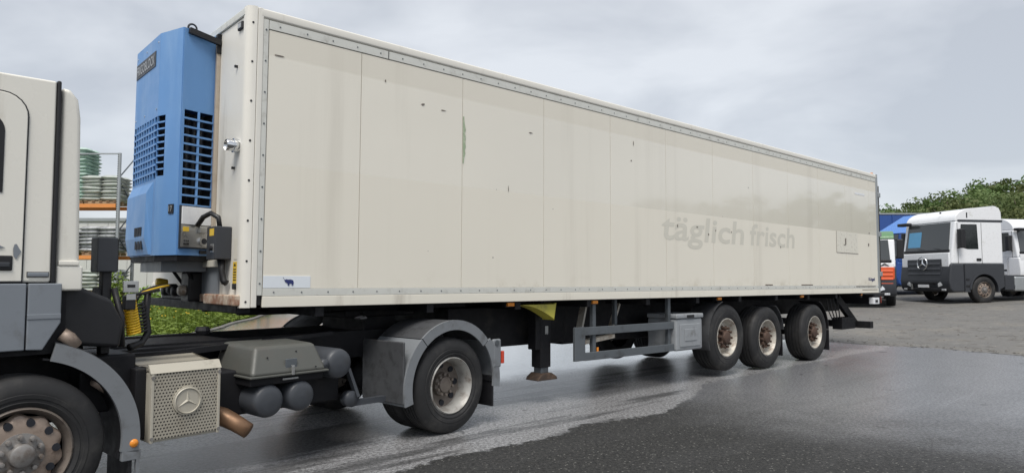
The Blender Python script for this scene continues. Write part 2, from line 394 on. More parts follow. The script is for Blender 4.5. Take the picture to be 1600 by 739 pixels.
# ---------------------------------------------------------------- wheels
def wheel_meshes(style,r,wd):
    k=r/.5; out=[]
    # tyre, y=0 outer face, inward +y
    rim=.30 if style!='trailer' else .30
    rim*=k if style=='drive' or style=='steer' else 1
    p=[(rim,.02),(rim+.012,.008),(rim+.03,.0),(rim+.034,.004),(rim+.05,.002),(rim+.053,-.002),(r-.11,-.004),(r-.107,.001),(r-.09,.0),(r-.05,.012),(r-.018,.03),(r-.003,.05)]
    g=4
    for i in range(g):
        a=.06+(wd-.12)*(i+.7)/(g+.4)
        p+=[(r,a-.012),(r-.014,a-.008),(r-.014,a+.008),(r,a+.012)]
    p+=[(r-.003,wd-.05),(r-.018,wd-.03),(r-.06,wd-.005),(r-.13,wd),(rim,wd-.02)]
    out.append(('tyre',smm(MB().lathe(p,n=56),'rubber',42)))
    if style=='trailer':
        out.append(('rim',smm(MB().lathe([(.30,.018),(.285,.014),(.279,.03),(.262,.05),(.252,.11),(.238,.125),(.21,.115),(.17,.10),(.12,.10)],n=48),'rimw',50)))
        m=MB().lathe([(.128,.101),(.125,.085),(.105,.078),(.10,.03),(.09,.01),(.05,-.002),(.0001,-.004)],n=32)
        for i in range(10):
            a=2*PI*i/10; m.lathe([(.0001,.02),(.019,.02),(.019,.1)],(.15*math.cos(a),0,.15*math.sin(a)),7)
            m.bar((.09*math.cos(a),.05,.09*math.sin(a)),(.185*math.cos(a),.085,.185*math.sin(a)),.020)
        out.append(('hub',smm(m,'rust',40)))
    elif style=='drive':
        out.append(('rim',smm(MB().lathe([(rim,.018),(rim-.012,.006),(rim-.018,.02),(rim-.035,.04),(rim-.045,.12),(rim-.052,.165)],n=56),'rimbar',50)))
        m=MB().lathe([(rim-.052,.165),(rim-.07,.17),(.16*k,.185),(.128*k,.175)],n=48); out.append(('disc',smm(m,'rimd',50)))
        for i in range(8):
            a=2*PI*(i+.3)/8; out.append(('hand_hole',MB().lathe([(.0001,.166),(.030,.166),(.034,.19)],(.20*k*math.cos(a),0,.20*k*math.sin(a)),14).mesh('hand_hole','void')))
        m=MB().lathe([(.13*k,.18),(.125*k,.13),(.085*k,.125),(.08*k,.105),(.05,.10),(.0001,.10)],n=32)
        for i in range(10):
            a=2*PI*i/10; m.lathe([(.0001,.10),(.014,.10),(.016,.14)],(.108*k*math.cos(a),0,.108*k*math.sin(a)),7)
        out.append(('hub',smm(m,'rimd',40)))
    else: # steer: convex hub
        out.append(('rim',smm(MB().lathe([(rim,.018),(rim-.012,.006),(rim-.02,.02),(rim-.03,.05),(rim-.045,.085)],n=56),'rimd',50)))
        pr=[]; m=MB()
        # scalloped disc
        N=80; vs=[];fs=[]
        for i in range(N):
            a=2*PI*i/N; sc=.245*k+.010*math.cos(10*a)
            for rr,yy in((sc,.075),(sc-.010,.04),(.20*k,.024),(.165*k,.021),(.125*k,.019)):
                vs.append((rr*math.cos(a),yy,rr*math.sin(a)))
        for i in range(N):
            j=(i+1)%N
            for q in range(4): fs.append((i*5+q,i*5+q+1,j*5+q+1,j*5+q))
        m.add(vs,fs); out.append(('disc',smm(m,'rimb',50)))
        for i in range(10):
            a=2*PI*(i+.5)/10; out.append(('hand_hole',MB().lathe([(.0001,.017),(.023,.017),(.026,.05)],(.198*k*math.cos(a),0,.20*k*math.sin(a)),14).mesh('hand_hole','void')))
        m=MB().lathe([(.138*k,.035),(.135*k,.014),(.10*k,.010),(.078*k,.005),(.07*k,-.03),(.055*k,-.04),(.0001,-.042)],n=36)
        for i in range(10):
            a=2*PI*i/10; m.lathe([(.0001,-.022),(.013,-.02),(.017,.015)],(.112*k*math.cos(a),0,.112*k*math.sin(a)),8)
        out.append(('hub',smm(m,'hubg',40)))
    return out
def smm(mb,mat,ang):
    me=mb.mesh('m',mat); o=bpy.data.objects.new('tmp',me); smooth_angle(o,ang); bpy.data.objects.remove(o); return me
WM={}
def add_wheel(parent,style,x,y,z,r,wd,far=False,rot=0.):
    key=(style,r,wd)
    if key not in WM: WM[key]=wheel_meshes(*key)
    root=None
    order=sorted(WM[key],key=lambda q:q[0]!='rim')
    for nm,me in order:
        o=bpy.data.objects.new('wheel' if root is None else nm,me); COL.objects.link(o)
        if root is None:
            o.parent=parent; o.location=(x,y,z); o.rotation_euler=(0,rot,PI if far else 0); root=o
        else: o.parent=root
    return root
# ---------------------------------------------------------------- semi trailer
PH=R(.319); ZB=1.2743
Dv=Vector((DX,DY,0)); Wv=Vector((-DY,DX,0)); Uz=Vector((0,0,1))
Dp=Dv*math.cos(PH)-Uz*math.sin(PH); Up=Dv*math.sin(PH)+Uz*math.cos(PH)
TO=Vector((-2.1684,5.7028,ZB))
TR=thing('semi_trailer','long cream refrigerated box semi-trailer with faded lettering and blue cooling unit','trailer',frame(TO-Up*ZB,Dp,Wv,Up))
WT=2.6; LT=13.6; HT=2.54
def B(name,mat,x0,x1,y0,y1,z0,z1,bevel=0,parent=None,**k): return box(name,mat,parent or TR,x0,x1,y0,y1,z0+ZB,z1+ZB,bevel,**k)
B('box_core','black',.03,13.5,.022,2.58,.02,2.50)
seams=[.104]+[.9997+1.2077*k for k in range(11)]+[13.46]
for a,b in zip(seams[:-1],seams[1:]):
    B('side_panel','side',a+.003,b-.003,.0,.02,.16,2.366)
B('far_side_wall','cream',.03,13.5,2.582,2.6,.0,2.45)
B('bottom_rail','cream',.105,13.56,-.008,.02,.0,.092,.004)
B('bottom_strip','alu',.105,13.5,-.005,.02,.094,.158,.003)
B('top_strip','alu',.105,13.5,-.005,.02,2.372,2.450,.003)
B('top_rail','post',.02,13.57,-.012,.06,2.455,2.54,.018)
B('roof','post',-.04,13.5,.06,2.59,2.49,2.53,.01)
B('edge_strip','alu',.056,.10,-.006,.02,.10,2.452,.003)
B('corner_post','post',.006,.055,-.01,.02,.0,2.538,.006)
# rounded front corner post
m=MB(); pts=[(0.,-.01),(-.03,-.008),(-.058,.004),(-.074,.022),(-.08,.05),(-.08,.085),(-.06,.085),(-.02,.03),(0.,.02)]
m.prism([(p[0],p[1]) for p in pts],ZB,ZB+HT,'z'); smooth_angle(m.build('front_corner_post','post',TR),50)
B('front_wall','post',-.07,.02,.086,2.56,.10,2.46)
B('front_top_rail','alu',-.085,.02,.06,2.56,2.465,2.53,.008)
B('front_bottom_rail','cream',-.082,.02,.745,2.56,.11,.19,.004)
m=MB()
for k in range(8): m.disc((-.036,-.0075,ZB+.05+k*.335),.009,8,'y',.006)
m.build('rivets','black',TR,kind='stuff')
m=MB()
for k in range(54):
    s=.2+k*.25
    m.disc((s,-.006,ZB+.126),.007,6,'y',.006); m.disc((s,-.006,ZB+2.41),.007,6,'y',.006)
for k in range(9): m.disc((.078,-.007,ZB+.2+k*.27),.008,6,'y',.006)
m.build('rivets','guard',TR,kind='stuff')
# joints in the top strip, green residue, marks
for s in(1.285,): B('strip_joint','black',s,s+.008,-.0065,0,2.374,2.45)
def flake(x,z0,z1,w,mat,name):
    m=MB(); rng=random.Random(int(x*100)); L_=[];Rr=[]; n=14
    for i in range(n+1):
        z=z0+(z1-z0)*i/n; e=w*(.35+.65*math.sin(PI*(i+.3)/(n+.6)))
        L_.append((x-.004,-.004,ZB+z)); Rr.append((x+e*rng.uniform(.55,1.1),-.004,ZB+z))
    for i in range(n): m.poly([L_[i],Rr[i],Rr[i+1],L_[i+1]])
    return m.build(name,mat,TR)
flake(2.214,1.46,1.96,.042,'green','residue_patch')
for (x,z,a,b) in((2.86,1.25,.006,.12),(1.7,2.0,.03,.03),(1.95,1.98,.05,.02),(.2,2.16,.05,.025),(1.26,2.15,.012,.04),(3.2,1.93,.04,.02),(5.1,2.07,.012,.09),(5.05,1.83,.02,.03),(6.9,.93,.02,.06),(6.1,1.02,.02,.08),(7.1,1.0,.016,.06),(6.6,1.03,.03,.03),(7.55,1.0,.015,.05),(9.15,.82,.02,.05),(8.1,1.75,.02,.02),(13.0,1.0,.04,.09),(13.05,1.25,.05,.03)):
    rng=random.Random(int(x*77)); m=MB(); pts=[]
    for i in range(7):
        t=2*PI*i/7; pts.append((x+a*math.cos(t)*rng.uniform(.4,1),-.004,ZB+z+b*.5*math.sin(t)*rng.uniform(.4,1)))
    m.poly(pts).build('paint_chip','rimd',TR)
for (x,z,l) in((9.9,.166,.45),(8.6,.168,.25),(12.3,.13,1.0),(12.6,.06,.8)):
    B('scrape','rust',x,x+l,-.0095 if z<.16 else -.0065,-.004,z,z+.012)
# ghost lettering left by removed letters
sl_=.027
text('lettering','täglich','ghost',TR,(5.72,-.001,ZB+.70),(1,0,0),(0,0,1),2.22,.475,.0006,bold=.016,shear=.1)
text('lettering','frisch','ghost',TR,(8.13,-.001,ZB+.815),(1,0,0),(0,0,1),1.55,.355,.0006,bold=.016,shear=.1)
m=MB().box(11.42,12.45,-.002,.01,ZB+.80,ZB+1.22); dp_=m.build('decal_patch','decal',TR)
B('decal_edge','rimd',11.42,12.45,-.0055,-.003,.795,.803,parent=dp_); B('decal_edge','rimd',11.416,11.424,-.0055,-.003,.80,1.22,parent=dp_)
text('decal_print','J','rimd',dp_,(11.75,-.006,ZB+.95),(1,0,0),(0,0,1),.12,.14,.001)
B('door_sticker','white',12.35,12.85,-.004,.01,2.02,2.06)
m=MB()
for i,(cx,cz,r) in enumerate(((0,0,0),)): pass
st=B('maker_sticker','sticker',.108,.53,-.004,.01,.162,.265)
el_=[(.0,.055),(.012,.05),(.02,.058),(.035,.052),(.06,.054),(.085,.045),(.09,.02),(.085,-.01),(.072,-.01),(.072,.008),(.05,.01),(.048,-.012),(.034,-.012),(.034,.008),(.022,.018),(.008,.03),(-.004,.062),(-.012,.075),(-.006,.076)]
m=MB().poly([(.29+p[0]*.95,-.008,ZB+.192+p[1]*.8) for p in el_]); m.build('elephant_emblem','navy',st)
text('maker_lettering','Kögel','navy',TR,(12.95,-.003,ZB+.235),(1,0,0),(0,0,1),.33,.085,.001,bold=.03)
# rear frame and doors
B('rear_frame','galv',13.46,13.56,-.012,2.6,.0,2.545,.008)
B('rear_door','cream',13.56,13.62,.01,1.295,.05,2.44); B('rear_door','cream',13.56,13.62,1.305,2.59,.05,2.44)
for z in(.35,1.2,2.05): B('door_hinge','galv',13.54,13.66,-.03,.06,z,z+.10,.008)
B('door_seal','black',13.62,13.65,.0,.06,.1,2.3)
B('roof_lamp','amber',13.3,13.36,.0,.04,2.54,2.56)
# side marker lamps
for s in(2.94,4.36,7.25,10.01,12.65):
    o=B('marker_lamp','amber',s-.05,s+.05,.03,.06,-.055,-.012,.006); B('lamp_holder','black',s-.06,s+.06,.062,.12,-.065,-.002,parent=o)
# front wall fittings
m=MB().lathe([(.0001,-.16),(.04,-.16),(.045,-.175),(.05,-.165),(.05,-.12),(.06,-.115),(.06,-.07)],(0,.16,ZB+1.36),20,'x'); smooth_angle(m.build('air_valve','chrome',TR))
for z in(1.17,2.05): B('wall_stud','black',-.095,-.07,.22,.24,z,z+.02)
o=B('clearance_lamp','black',-.09,-.07,.10,.21,2.36,2.43,.01); B('lens','steel',-.094,-.088,.12,.19,2.375,2.415,parent=o)
sw=B('switch_box','darkgrey',-.21,-.07,.24,.45,.40,.68,.01); B('warning_label','label',-.213,-.209,.27,.37,.60,.66,parent=sw)
B('switch_plate','steel',-.213,-.209,.26,.34,.46,.53,parent=sw); m=MB().disc((-.225,.30,ZB+.495),.022,14,'x',.03); m.build('rotary_knob','black',sw)
MB().tube([(-.14,.34,ZB+.68),(-.15,.35,ZB+.76),(-.19,.42,ZB+.80),(-.22,.52,ZB+.77),(-.24,.60,ZB+.70)],.022,8).build('cable','black',TR,smooth=True)
MB().tube([(-.13,.30,ZB+.40),(-.13,.29,ZB+.30),(-.12,.27,ZB+.22),(-.10,.25,ZB+.2)],.028,8).build('cable','black',TR,smooth=True)
MB().tube([(-.13,.36,ZB+.40),(-.12,.34,ZB+.30),(-.12,.27,ZB+.2)],.018,8).build('cable','black',TR,smooth=True)
o=B('warning_label','label',-.074,-.07,.10,.19,.20,.38)
m=MB()
for k in range(5): m.box(-.0755,-.074,.115,.175,ZB+.225+k*.022,ZB+.233+k*.022)
m.poly([(-.0755,.12,ZB+.345),(-.0755,.17,ZB+.345),(-.0755,.145,ZB+.372)]); m.build('label_print','black',o)
B('label','cream',-.073,-.07,.10,.18,.40,.58)
o=B('socket','black',-.10,-.07,.085,.14,.15,.20,.008)
B('rusty_beam','rustbeam',-.13,-.02,.02,.74,.015,.105,.012)
B('cross_beam','rustbeam',-.10,.02,.74,1.0,.03,.10,.01)
B('front_cross_member','under',-.09,.03,.05,2.55,-.05,.03,.01)
B('recess_box','grey',-.085,-.07,.50,.95,.10,.34)
B('ledge','cream',-.12,-.07,.42,.86,.34,.40,.005)
# coupling bracket with connectors
cb=B('connector_bracket','black',-.20,-.07,.92,1.15,.03,.30,.02)
for y,z in((1.02,.13),(1.22,.12),(1.36,.14),(1.52,.12)):
    m=MB().lathe([(.0001,-.26),(.035,-.26),(.05,-.24),(.05,-.18),(.03,-.16),(.03,-.07)],(0,y,ZB+z),14,'x'); m.build('air_coupling','black' if y>1.1 else 'rimw',TR,smooth=True)
m=MB().lathe([(.0001,-.30),(.04,-.30),(.045,-.27),(.03,-.2)],(0,1.56,ZB+.2),14,'x'); m.build('coupling_cap','label',TR,smooth=True)
MB().bar((-.3,.82,ZB+.44),(-.09,1.0,ZB+.12),.03).build('strut','black',TR); MB().bar((-.3,1.36,ZB+.44),(-.09,1.30,ZB+.12),.03).build('strut','black',TR)
# ------------------------------------------------ cooling unit
UN=B('cooling_unit','blue',-.10,-.07,.66,1.94,.46,2.42)       # back frame, its sub-parts follow
PL=[(-.09,.70),(-.40,.61),(-.50,.92),(-.50,1.70),(-.40,2.01),(-.09,1.92)]   # plan outline (s,w)
ZU0,ZU1=ZB+.44,ZB+2.43
def wallpanel(p,q,z0,z1,holes,name='shell_panel'):
    """flat wall from plan point p to q with rectangular openings given in (u0,u1,z0,z1)"""
    m=MB(); p=Vector((p[0],p[1],0)); q=Vector((q[0],q[1],0)); Lw=(q-p).length; d=(q-p)/Lw
    us=sorted(set([0,Lw]+[h[0] for h in holes]+[h[1] for h in holes])); zs=sorted(set([z0,z1]+[h[2] for h in holes]+[h[3] for h in holes]))
    for a,b in zip(us[:-1],us[1:]):
        for c,e_ in zip(zs[:-1],zs[1:]):
            mu=(a+b)/2; mz=(c+e_)/2
            if any(h[0]<mu<h[1] and h[2]<mz<h[3] for h in holes): continue
            A=p+d*a; Bq=p+d*b
            m.poly([(A.x,A.y,c),(Bq.x,Bq.y,c),(Bq.x,Bq.y,e_),(A.x,A.y,e_)])
    o=m.build(name,'blue',UN); sl=o.modifiers.new('solid','SOLIDIFY'); sl.thickness=.012; sl.offset=0
    return p,d,Lw
def grille(p,d,u0,u1,z0,z1,nc,nr,inn,bar=.012):
    n=Vector((-d.y,d.x,0))
    if n.dot(Vector((-.2,1.3,0))-p)<0: n=-n       # inward
    m=MB(); A=p+d*u0+n*inn; Bq=p+d*u1+n*inn
    m.poly([(A.x,A.y,z0),(Bq.x,Bq.y,z0),(Bq.x,Bq.y,z1),(A.x,A.y,z1)])
    for P in(p+d*u0,p+d*u1):
        Q=P+n*inn; m.poly([(P.x,P.y,z0),(Q.x,Q.y,z0),(Q.x,Q.y,z1),(P.x,P.y,z1)])
    m.build('vent_recess','void',UN)
    for i in range(1,nc):
        P=p+d*(u0+(u1-u0)*i/nc); MB().bar((P.x,P.y,z0),(P.x,P.y,z1),bar,.02).build('grille_bar','blue',UN)
    for j in range(1,nr):
        z=z0+(z1-z0)*j/nr; A=p+d*u0; Bq=p+d*u1
        MB().bar((A.x,A.y,z),(Bq.x,Bq.y,z),.022,bar).build('grille_bar','blue',UN)
# side face towards the camera
h=(.022,.298,ZB+.885,ZB+1.71); p,d,Lw=wallpanel(PL[0],PL[1],ZU0,ZU1,[h]); grille(p,d,*h,2,11,.12,.016)
# coil tubes inside the vent
for k in range(3): MB().tube([(-.19-.06*k,.76,ZB+.9),(-.19-.06*k,.76,ZB+1.69)],.02,8).build('coil_tube','darkgrey',UN,smooth=True)
h=(.215,.325,ZB+1.14,ZB+1.68); p,d,Lw=wallpanel(PL[1],PL[2],ZU0,ZU1,[h]); grille(p,d,*h,1,9,.10,.014)
h=(.0,.78,ZB+1.12,ZB+1.68); h=(.012,.77,ZB+1.12,ZB+1.68); p,d,Lw=wallpanel(PL[2],PL[3],ZU0,ZU1,[h]); grille(p,d,*h,9,9,.12,.016)
wallpanel(PL[3],PL[4],ZU0,ZU1,[]); wallpanel(PL[4],PL[5],ZU0,ZU1,[])
m=MB().poly([(a,b,ZU1) for a,b in PL]); top=m.build('top_cover','blue',UN); sl=top.modifiers.new('s','SOLIDIFY'); sl.thickness=.02
m=MB().prism([(a*.98-.005,b) for a,b in PL],ZU0-.05,ZU0+.012,'z'); m.build('base_tray','under',UN)
MB().prism([(-.09,.8),(-.34,.8),(-.42,.98),(-.42,1.66),(-.34,1.82),(-.09,1.82)],ZU0-.14,ZU0-.05,'z').build('drain_pan','grey',UN)
# lower front bulge with vents
m=MB(); y0,y1=.98,1.70; zt=ZB+1.10
prof=[(-.505,zt),(-.545,zt-.10),(-.55,ZB+.60),(-.525,ZB+.45),(-.50,ZB+.45)]
n=len(prof); vs=[(a,y0+.0,b) for a,b in prof]+[(a,y1,b) for a,b in prof]
vs[1]=(prof[1][0],y0+.07,prof[1][1]); vs[2]=(prof[2][0],y0+.07,prof[2][1]); vs[3]=(prof[3][0],y0+.02,prof[3][1])
m.add(vs,[(0,1,2,3,4),(9,8,7,6,5)]+[(i,i+1,n+i+1,n+i) for i in range(n-1)]); m.build('front_bulge','blue',UN)
for r_ in range(2):
    for c_ in range(3):
        y=1.14+c_*.085; z=ZB+.70-r_*.12; x=-.551 if r_==0 else -.543
        MB().box(x-.003,x+.004,y,y+.065,z-.08,z).build('vent_slot','void',UN)
# badge
bd=MB().box(-.512,-.505,1.04,1.68,ZB+2.16,ZB+2.30).build('badge','darkgrey',UN)
text('badge_lettering','FRIGOBLOCK','steel',UN,(-.5125,1.655,ZB+2.185),(0,-1,0),(0,0,1),.59,.09,.002,bold=.01)
for (y,z) in((.97,2.36),(1.35,2.36),(1.66,2.36),(.97,1.75),(1.66,1.75),(1.35,1.75)):
    MB().disc((-.508,y,ZB+z),.008,8,'x',.006).build('screw','steel',UN)
# control panel on the side face
p=Vector((-.09,.70,0)); q=Vector((-.40,.61,0)); d=(q-p).normalized(); nrm=Vector((d.y,-d.x,0)); 
if nrm.y>0: nrm=-nrm
def onside(u,z,o): v=p+d*u+nrm*o; return (v.x,v.y,ZB+z)
def sidebox(name,mat,u0,u1,z0,z1,o0,o1,par=UN,bevel=0):
    m=MB(); v=[onside(u,z,o) for o in(o0,o1) for (u,z) in((u0,z0),(u1,z0),(u1,z1),(u0,z1))]
    m.add(v,[(0,1,2,3),(7,6,5,4),(0,4,5,1),(1,5,6,2),(2,6,7,3),(3,7,4,0)]); return m.build(name,mat,par,bevel=bevel)
sidebox('control_frame','darkgrey',.015,.315,.50,.87,.006,.022)
sidebox('control_panel','steel',.025,.305,.51,.70,.022,.028)
sidebox('control_cover','white',.025,.305,.705,.86,.022,.034,bevel=.004)
sidebox('panel_label','label',.235,.29,.645,.685,.028,.031)
sidebox('meter','steel',.08,.15,.635,.69,.028,.06,bevel=.006)
for k in range(3): sidebox('button','black',.235+k*.018,.247+k*.018,.53,.545,.028,.036); sidebox('button','black',.235+k*.018,.245+k*.018,.56,.57,.028,.034)
c=onside(.10,.565,.03); v1=d; m=MB()
pts=[(onside(.10+.042*math.cos(a),.565+.042*math.sin(a),o)) for o in(.028,.05) for a in [2*PI*i/18 for i in range(18)]]
m.add(pts,[tuple(range(18)),tuple(range(18,36))]+[(i,(i+1)%18,18+(i+1)%18,18+i) for i in range(18)]); m.build('dial','chrome',UN)
pts=[(onside(.10+.026*math.cos(a),.565+.026*math.sin(a),.0515)) for a in [2*PI*i/18 for i in range(18)]]
MB().poly(pts).build('dial_face','darkgrey',UN)
sidebox('latch','black',.03,.12,.455,.485,.006,.03)
# number plate on chamfer
a=Vector((-.40,.61,0)); b=Vector((-.50,.92,0)); dd=(b-a).normalized(); nn=Vector((dd.y,-dd.x,0)); nn=nn if nn.x<0 else -nn
def onch(u,z,o): v=a+dd*u+nn*o; return (v.x,v.y,ZB+z)
m=MB(); v=[onch(u,z,o) for o in(.004,.014) for (u,z) in((.05,.80),(.12,.80),(.12,.88),(.05,.88))]
m.add(v,[(0,1,2,3),(7,6,5,4),(0,4,5,1),(1,5,6,2),(2,6,7,3),(3,7,4,0)]); npl=m.build('number_plate','black',UN)
text('plate_number','17','steel',UN,onch(.112,.815,.0155),tuple(-dd),(0,0,1),.05,.05,.0005,bold=.02)
# top hinge and lifting eye
MB().lathe([(.035,-.008),(.045,-.0),(.035,.008),(.027,0),(.035,-.008)],(-.30,.72,ZU1+.045),16,'y').build('lifting_eye','black',UN,smooth=True)
MB().bar((-.08,.64,ZU1-.06),(-.36,.60,ZU1-.02),.035,.05).build('hinge_arm','black',UN)
MB().bar((-.08,.66,ZU1-.16),(-.08,.66,ZU1+.02),.05,.05).build('hinge_post','under',UN)
M['mount']=pbr('mount_tan',(.42,.36,.29),.6,var=.1,dirt=(.2,.15,.1),da=.4)
B('unit_mount','mount',-.105,-.07,.645,.685,.5,2.36,.006,parent=UN)
# ------------------------------------------------ underbody
for y in(.78,1.74):
    m=MB().prism([(.2,ZB-.10),(3.0,ZB-.10),(3.5,ZB-.40),(13.2,ZB-.40),(13.2,ZB),(.2,ZB)],y-.04,y+.04,'y'); m.build('chassis_beam','under',TR)
B('coupler_plate','under',.4,2.7,.55,2.05,-.07,-.005)
for k in range(11): B('cross_member','under',.6+k*1.2,.68+k*1.2,.03,2.57,-.09,-.005)
B('underfloor','under',.1,13.5,.03,2.57,-.006,.0)
B('storage_box','under',2.45,4.35,.55,2.0,-.56,-.08,.02)
B('air_tank_cover','under',4.5,6.9,.75,1.85,-.62,-.1,.02)
# landing legs
for y in(.30,2.15):
    lg=B('landing_leg','under',3.66,3.84,y,y+.16,-.82,.0,.012)
    B('inner_leg','guard',3.685,3.815,y+.015,y+.145,-.90,-.80,.01,parent=lg)
    m=MB().prism([(3.59,ZB-.97),(3.93,ZB-.97),(3.91,ZB-.93),(3.83,ZB-.885),(3.68,ZB-.885),(3.61,ZB-.93)],y-.03,y+.19,'y'); m.build('foot','footrust',lg,bevel=.01)
    B('leg_bracket','under',3.58,3.66,y,y+.14,-.60,-.05,.01,parent=lg)
    B('leg_label','steel',3.74,3.79,y-.002,y,-.42,-.32,parent=lg)
B('brace','under',3.70,3.78,.45,2.2,-.5,-.42)
# yellow wheel chock stowed under the rail
m=MB(); top_=[];bot=[]
for i in range(9):
    t=i/8; x=3.16+.50*t; top_.append((x,-.045+.0*t)); bot.append((x,-.05-.17*t**1.7))
m.prism([(x,ZB+z) for x,z in top_]+[(3.70,ZB-.03),(3.66,ZB-.235)]+[(x,ZB+z) for x,z in bot[::-1]],.07,.27,'y'); m.build('wheel_chock','chock',TR,bevel=.006)
# side guard
sg=B('side_guard','guard',3.985,4.17,.03,.07,-.745,-.335,.006)
B('guard_rail','guard',4.17,6.10,.035,.065,-.44,-.34,.006,parent=sg); B('guard_rail','guard',4.17,6.10,.035,.065,-.75,-.65,.006,parent=sg)
for s in(4.35,5.95): B('guard_hanger','guard',s,s+.06,.07,.12,-.74,-.0,parent=sg)
B('guard_hanger','guard',5.0,5.05,.25,.30,-.35,-.0,parent=sg)
MB().bar((4.55,.4,ZB-.1),(4.42,.4,ZB-.55),.10,.03).build('stay','rimw',TR); MB().bar((5.25,.4,ZB-.08),(5.05,.4,ZB-.5),.08,.03).build('stay','rimw',TR)
MB().bar((4.35,.3,ZB-.56),(5.0,.3,ZB-.50),.10,.05).build('spring_arm','rimw',TR)
o=B('reflector','amber',4.42,4.45,.06,.068,-.72,-.60,parent=sg)
tb=B('tool_box','box',6.04,6.70,-.005,.50,-.755,-.30,.03)
B('lid','box',6.03,6.71,-.02,.50,-.30,-.235,.015,parent=tb); B('lid_panel','box',6.12,6.62,-.018,-.003,-.70,-.38,.012,parent=tb); B('emblem_panel','box',6.22,6.52,-.026,-.016,-.62,-.45,.006,parent=tb)
B('latch','black',6.28,6.46,-.028,-.018,-.29,-.25,.004,parent=tb)
# wheels (first axle lifted)
for s,z,rt in((7.487,.637,.1),(8.755,.569,.5),(10.53,.574,.9)):
    add_wheel(TR,'trailer',s,.04,z,.515,.385,rot=rt); add_wheel(TR,'trailer',s,WT-.04,z,.515,.385,far=True,rot=rt)
    MB().lathe([(.0001,.3),(.075,.3),(.075,2.3),(.0001,2.3)],(s,0,z),16).build('axle','under',TR)
    MB().lathe([(.0001,-.12),(.13,-.12),(.15,0),(.13,.12),(.0001,.12)],(s+.35,.62,z+.1),14,'z').build('air_spring','rubber',TR,smooth=True)
smooth_angle(MB().arcshell((7.487,.66),.545,.556,.04,.45,105,200).build('mudguard','dkfender',TR))
smooth_angle(MB().arcshell((8.755,.60),.56,.572,.05,.45,60,8,12).build('mudguard','dkfender',TR))
smooth_angle(MB().arcshell((10.53,.60),.56,.575,.05,.45,70,0,12).build('mudguard','black',TR))
B('mud_flap','black',11.09,11.11,.05,.45,-1.06,-.68); B('mud_flap','black',9.34,9.36,.1,.45,-1.05,-.68)
# rear end: underrun bar, lamp board, tail lift parts
B('underrun_bar','under',13.05,13.20,.02,2.58,-.74,-.60,.01)
for y in(.35,2.1): MB().bar((12.2,y,ZB-.10),(13.08,y,ZB-.66),.08,.16).build('bar_hanger','under',TR)
B('underrun_foot','under',12.2,12.85,.25,.45,-.74,-.5,.01)
B('lamp_board','under',13.25,13.60,.0,2.6,-.24,-.04,.01); lb=B('tail_lamp','white',13.2,13.50,-.005,.10,-.24,-.10,.012); B('lens','red',13.50,13.61,.0,.4,-.22,-.08,parent=lb); B('lamp_slot','black',13.27,13.40,-.012,-.004,-.20,-.15,parent=lb)
for k in range(4):
    MB().tube([(11.6+k*.16,.3,ZB-.1),(11.65+k*.16,.28,ZB-.35),(11.85+k*.12,.3,ZB-.52)],.012,6).build('hose','black',TR)
MB().bar((13.58,.15,ZB-.2),(13.8,.12,ZB-.21),.05).build('bumper_stop','black',TR)
# ---------------------------------------------------------------- tractor unit
TA=R(41.6); TD=Vector((math.sin(TA),math.cos(TA),0)); TW=Vector((-math.cos(TA),math.sin(TA),0))
FO=Vector((-2.9323,4.1826,0)); WB=3.543
TK=thing('tractor_unit','cream and grey cab tractor coupled to the cream refrigerated trailer','truck',frame(FO,TD,TW,Uz))
def K(name,mat,x0,x1,y0,y1,z0,z1,bevel=0,parent=None,**k): return box(name,mat,parent or TK,x0,x1,y0,y1,z0,z1,bevel,**k)
YW=2.46
# cab shells : rear part, main part
m=MB().prism([(-1.62,1.50),(-1.55,2.1),(-1.25,2.68),(-1.0,2.74),(.10,2.76),(.115,2.76),(.12,1.495),(-1.6,1.495)],.02,YW-.02,'y')
cab=m.build('cab','cab',TK,bevel=.055,seg=4)
m=MB().prism([(.15,1.495),(.15,2.74),(.20,2.725),(.245,2.67),(.262,2.55),(.285,1.495)],.035,YW-.035,'y'); m.build('cab_rear_section','cab',TK,bevel=.035,seg=3)
MB().prism([(.118,1.49),(.116,2.765),(.138,2.763),(.145,1.49)],.012,YW-.012,'y').build('cab_seal','black',TK,bevel=.008)
K('rear_sill','cab',.15,.30,.03,YW-.03,1.44,1.60,.015)
K('rear_sill','cab',.16,.275,.025,.05,1.60,1.63,.005)
# door: raised panel with a rounded top corner, dark gap behind it
def door_profile(x0,x1,z0,z1,r,n=6):
    pts=[(x0,z0),(x1,z0)]
    for i in range(n+1):
        a=PI/2*i/n; pts.append((x1-r+r*math.cos(a),z1-r+r*math.sin(a)))
    pts.append((x0,z1)); return pts
MB().prism(door_profile(-1.30,-.028,1.495,2.645,.14),.012,.05,'y').build('door_gap','black',TK)
dr=MB().prism(door_profile(-1.30,-.036,1.50,2.637,.133),.004,.05,'y').build('door','cab',TK,bevel=.006)
MB().prism(door_profile(-1.20,-.150,2.03,2.50,.10),-.001,.03,'y').build('window_frame','black',dr)
MB().prism(door_profile(-1.20,-.185,2.07,2.46,.08),-.004,.02,'y').build('window','glass',dr)
K('door_handle','black',-.30,-.085,-.006,.01,1.565,1.655,.012,parent=dr); K('handle_bar','darkgrey',-.29,-.10,-.014,-.004,1.585,1.615,.006,parent=dr)
for (x,z,a,b) in((-.20,1.70,.10,.03),(-.07,1.68,.03,.06),(-.25,1.74,.05,.02)):
    rng=random.Random(int(x*99)); MB().poly([(x+a*math.cos(2*PI*i/9)*rng.uniform(.3,1),-.002,z+b*math.sin(2*PI*i/9)*rng.uniform(.3,1)) for i in range(9)]).build('paint_chip','grey',dr)
K('side_vent','grey',-.005,.105,.008,.03,1.530,1.555,.004)
K('side_vent_gap','black',-.008,.108,.016,.03,1.526,1.559)
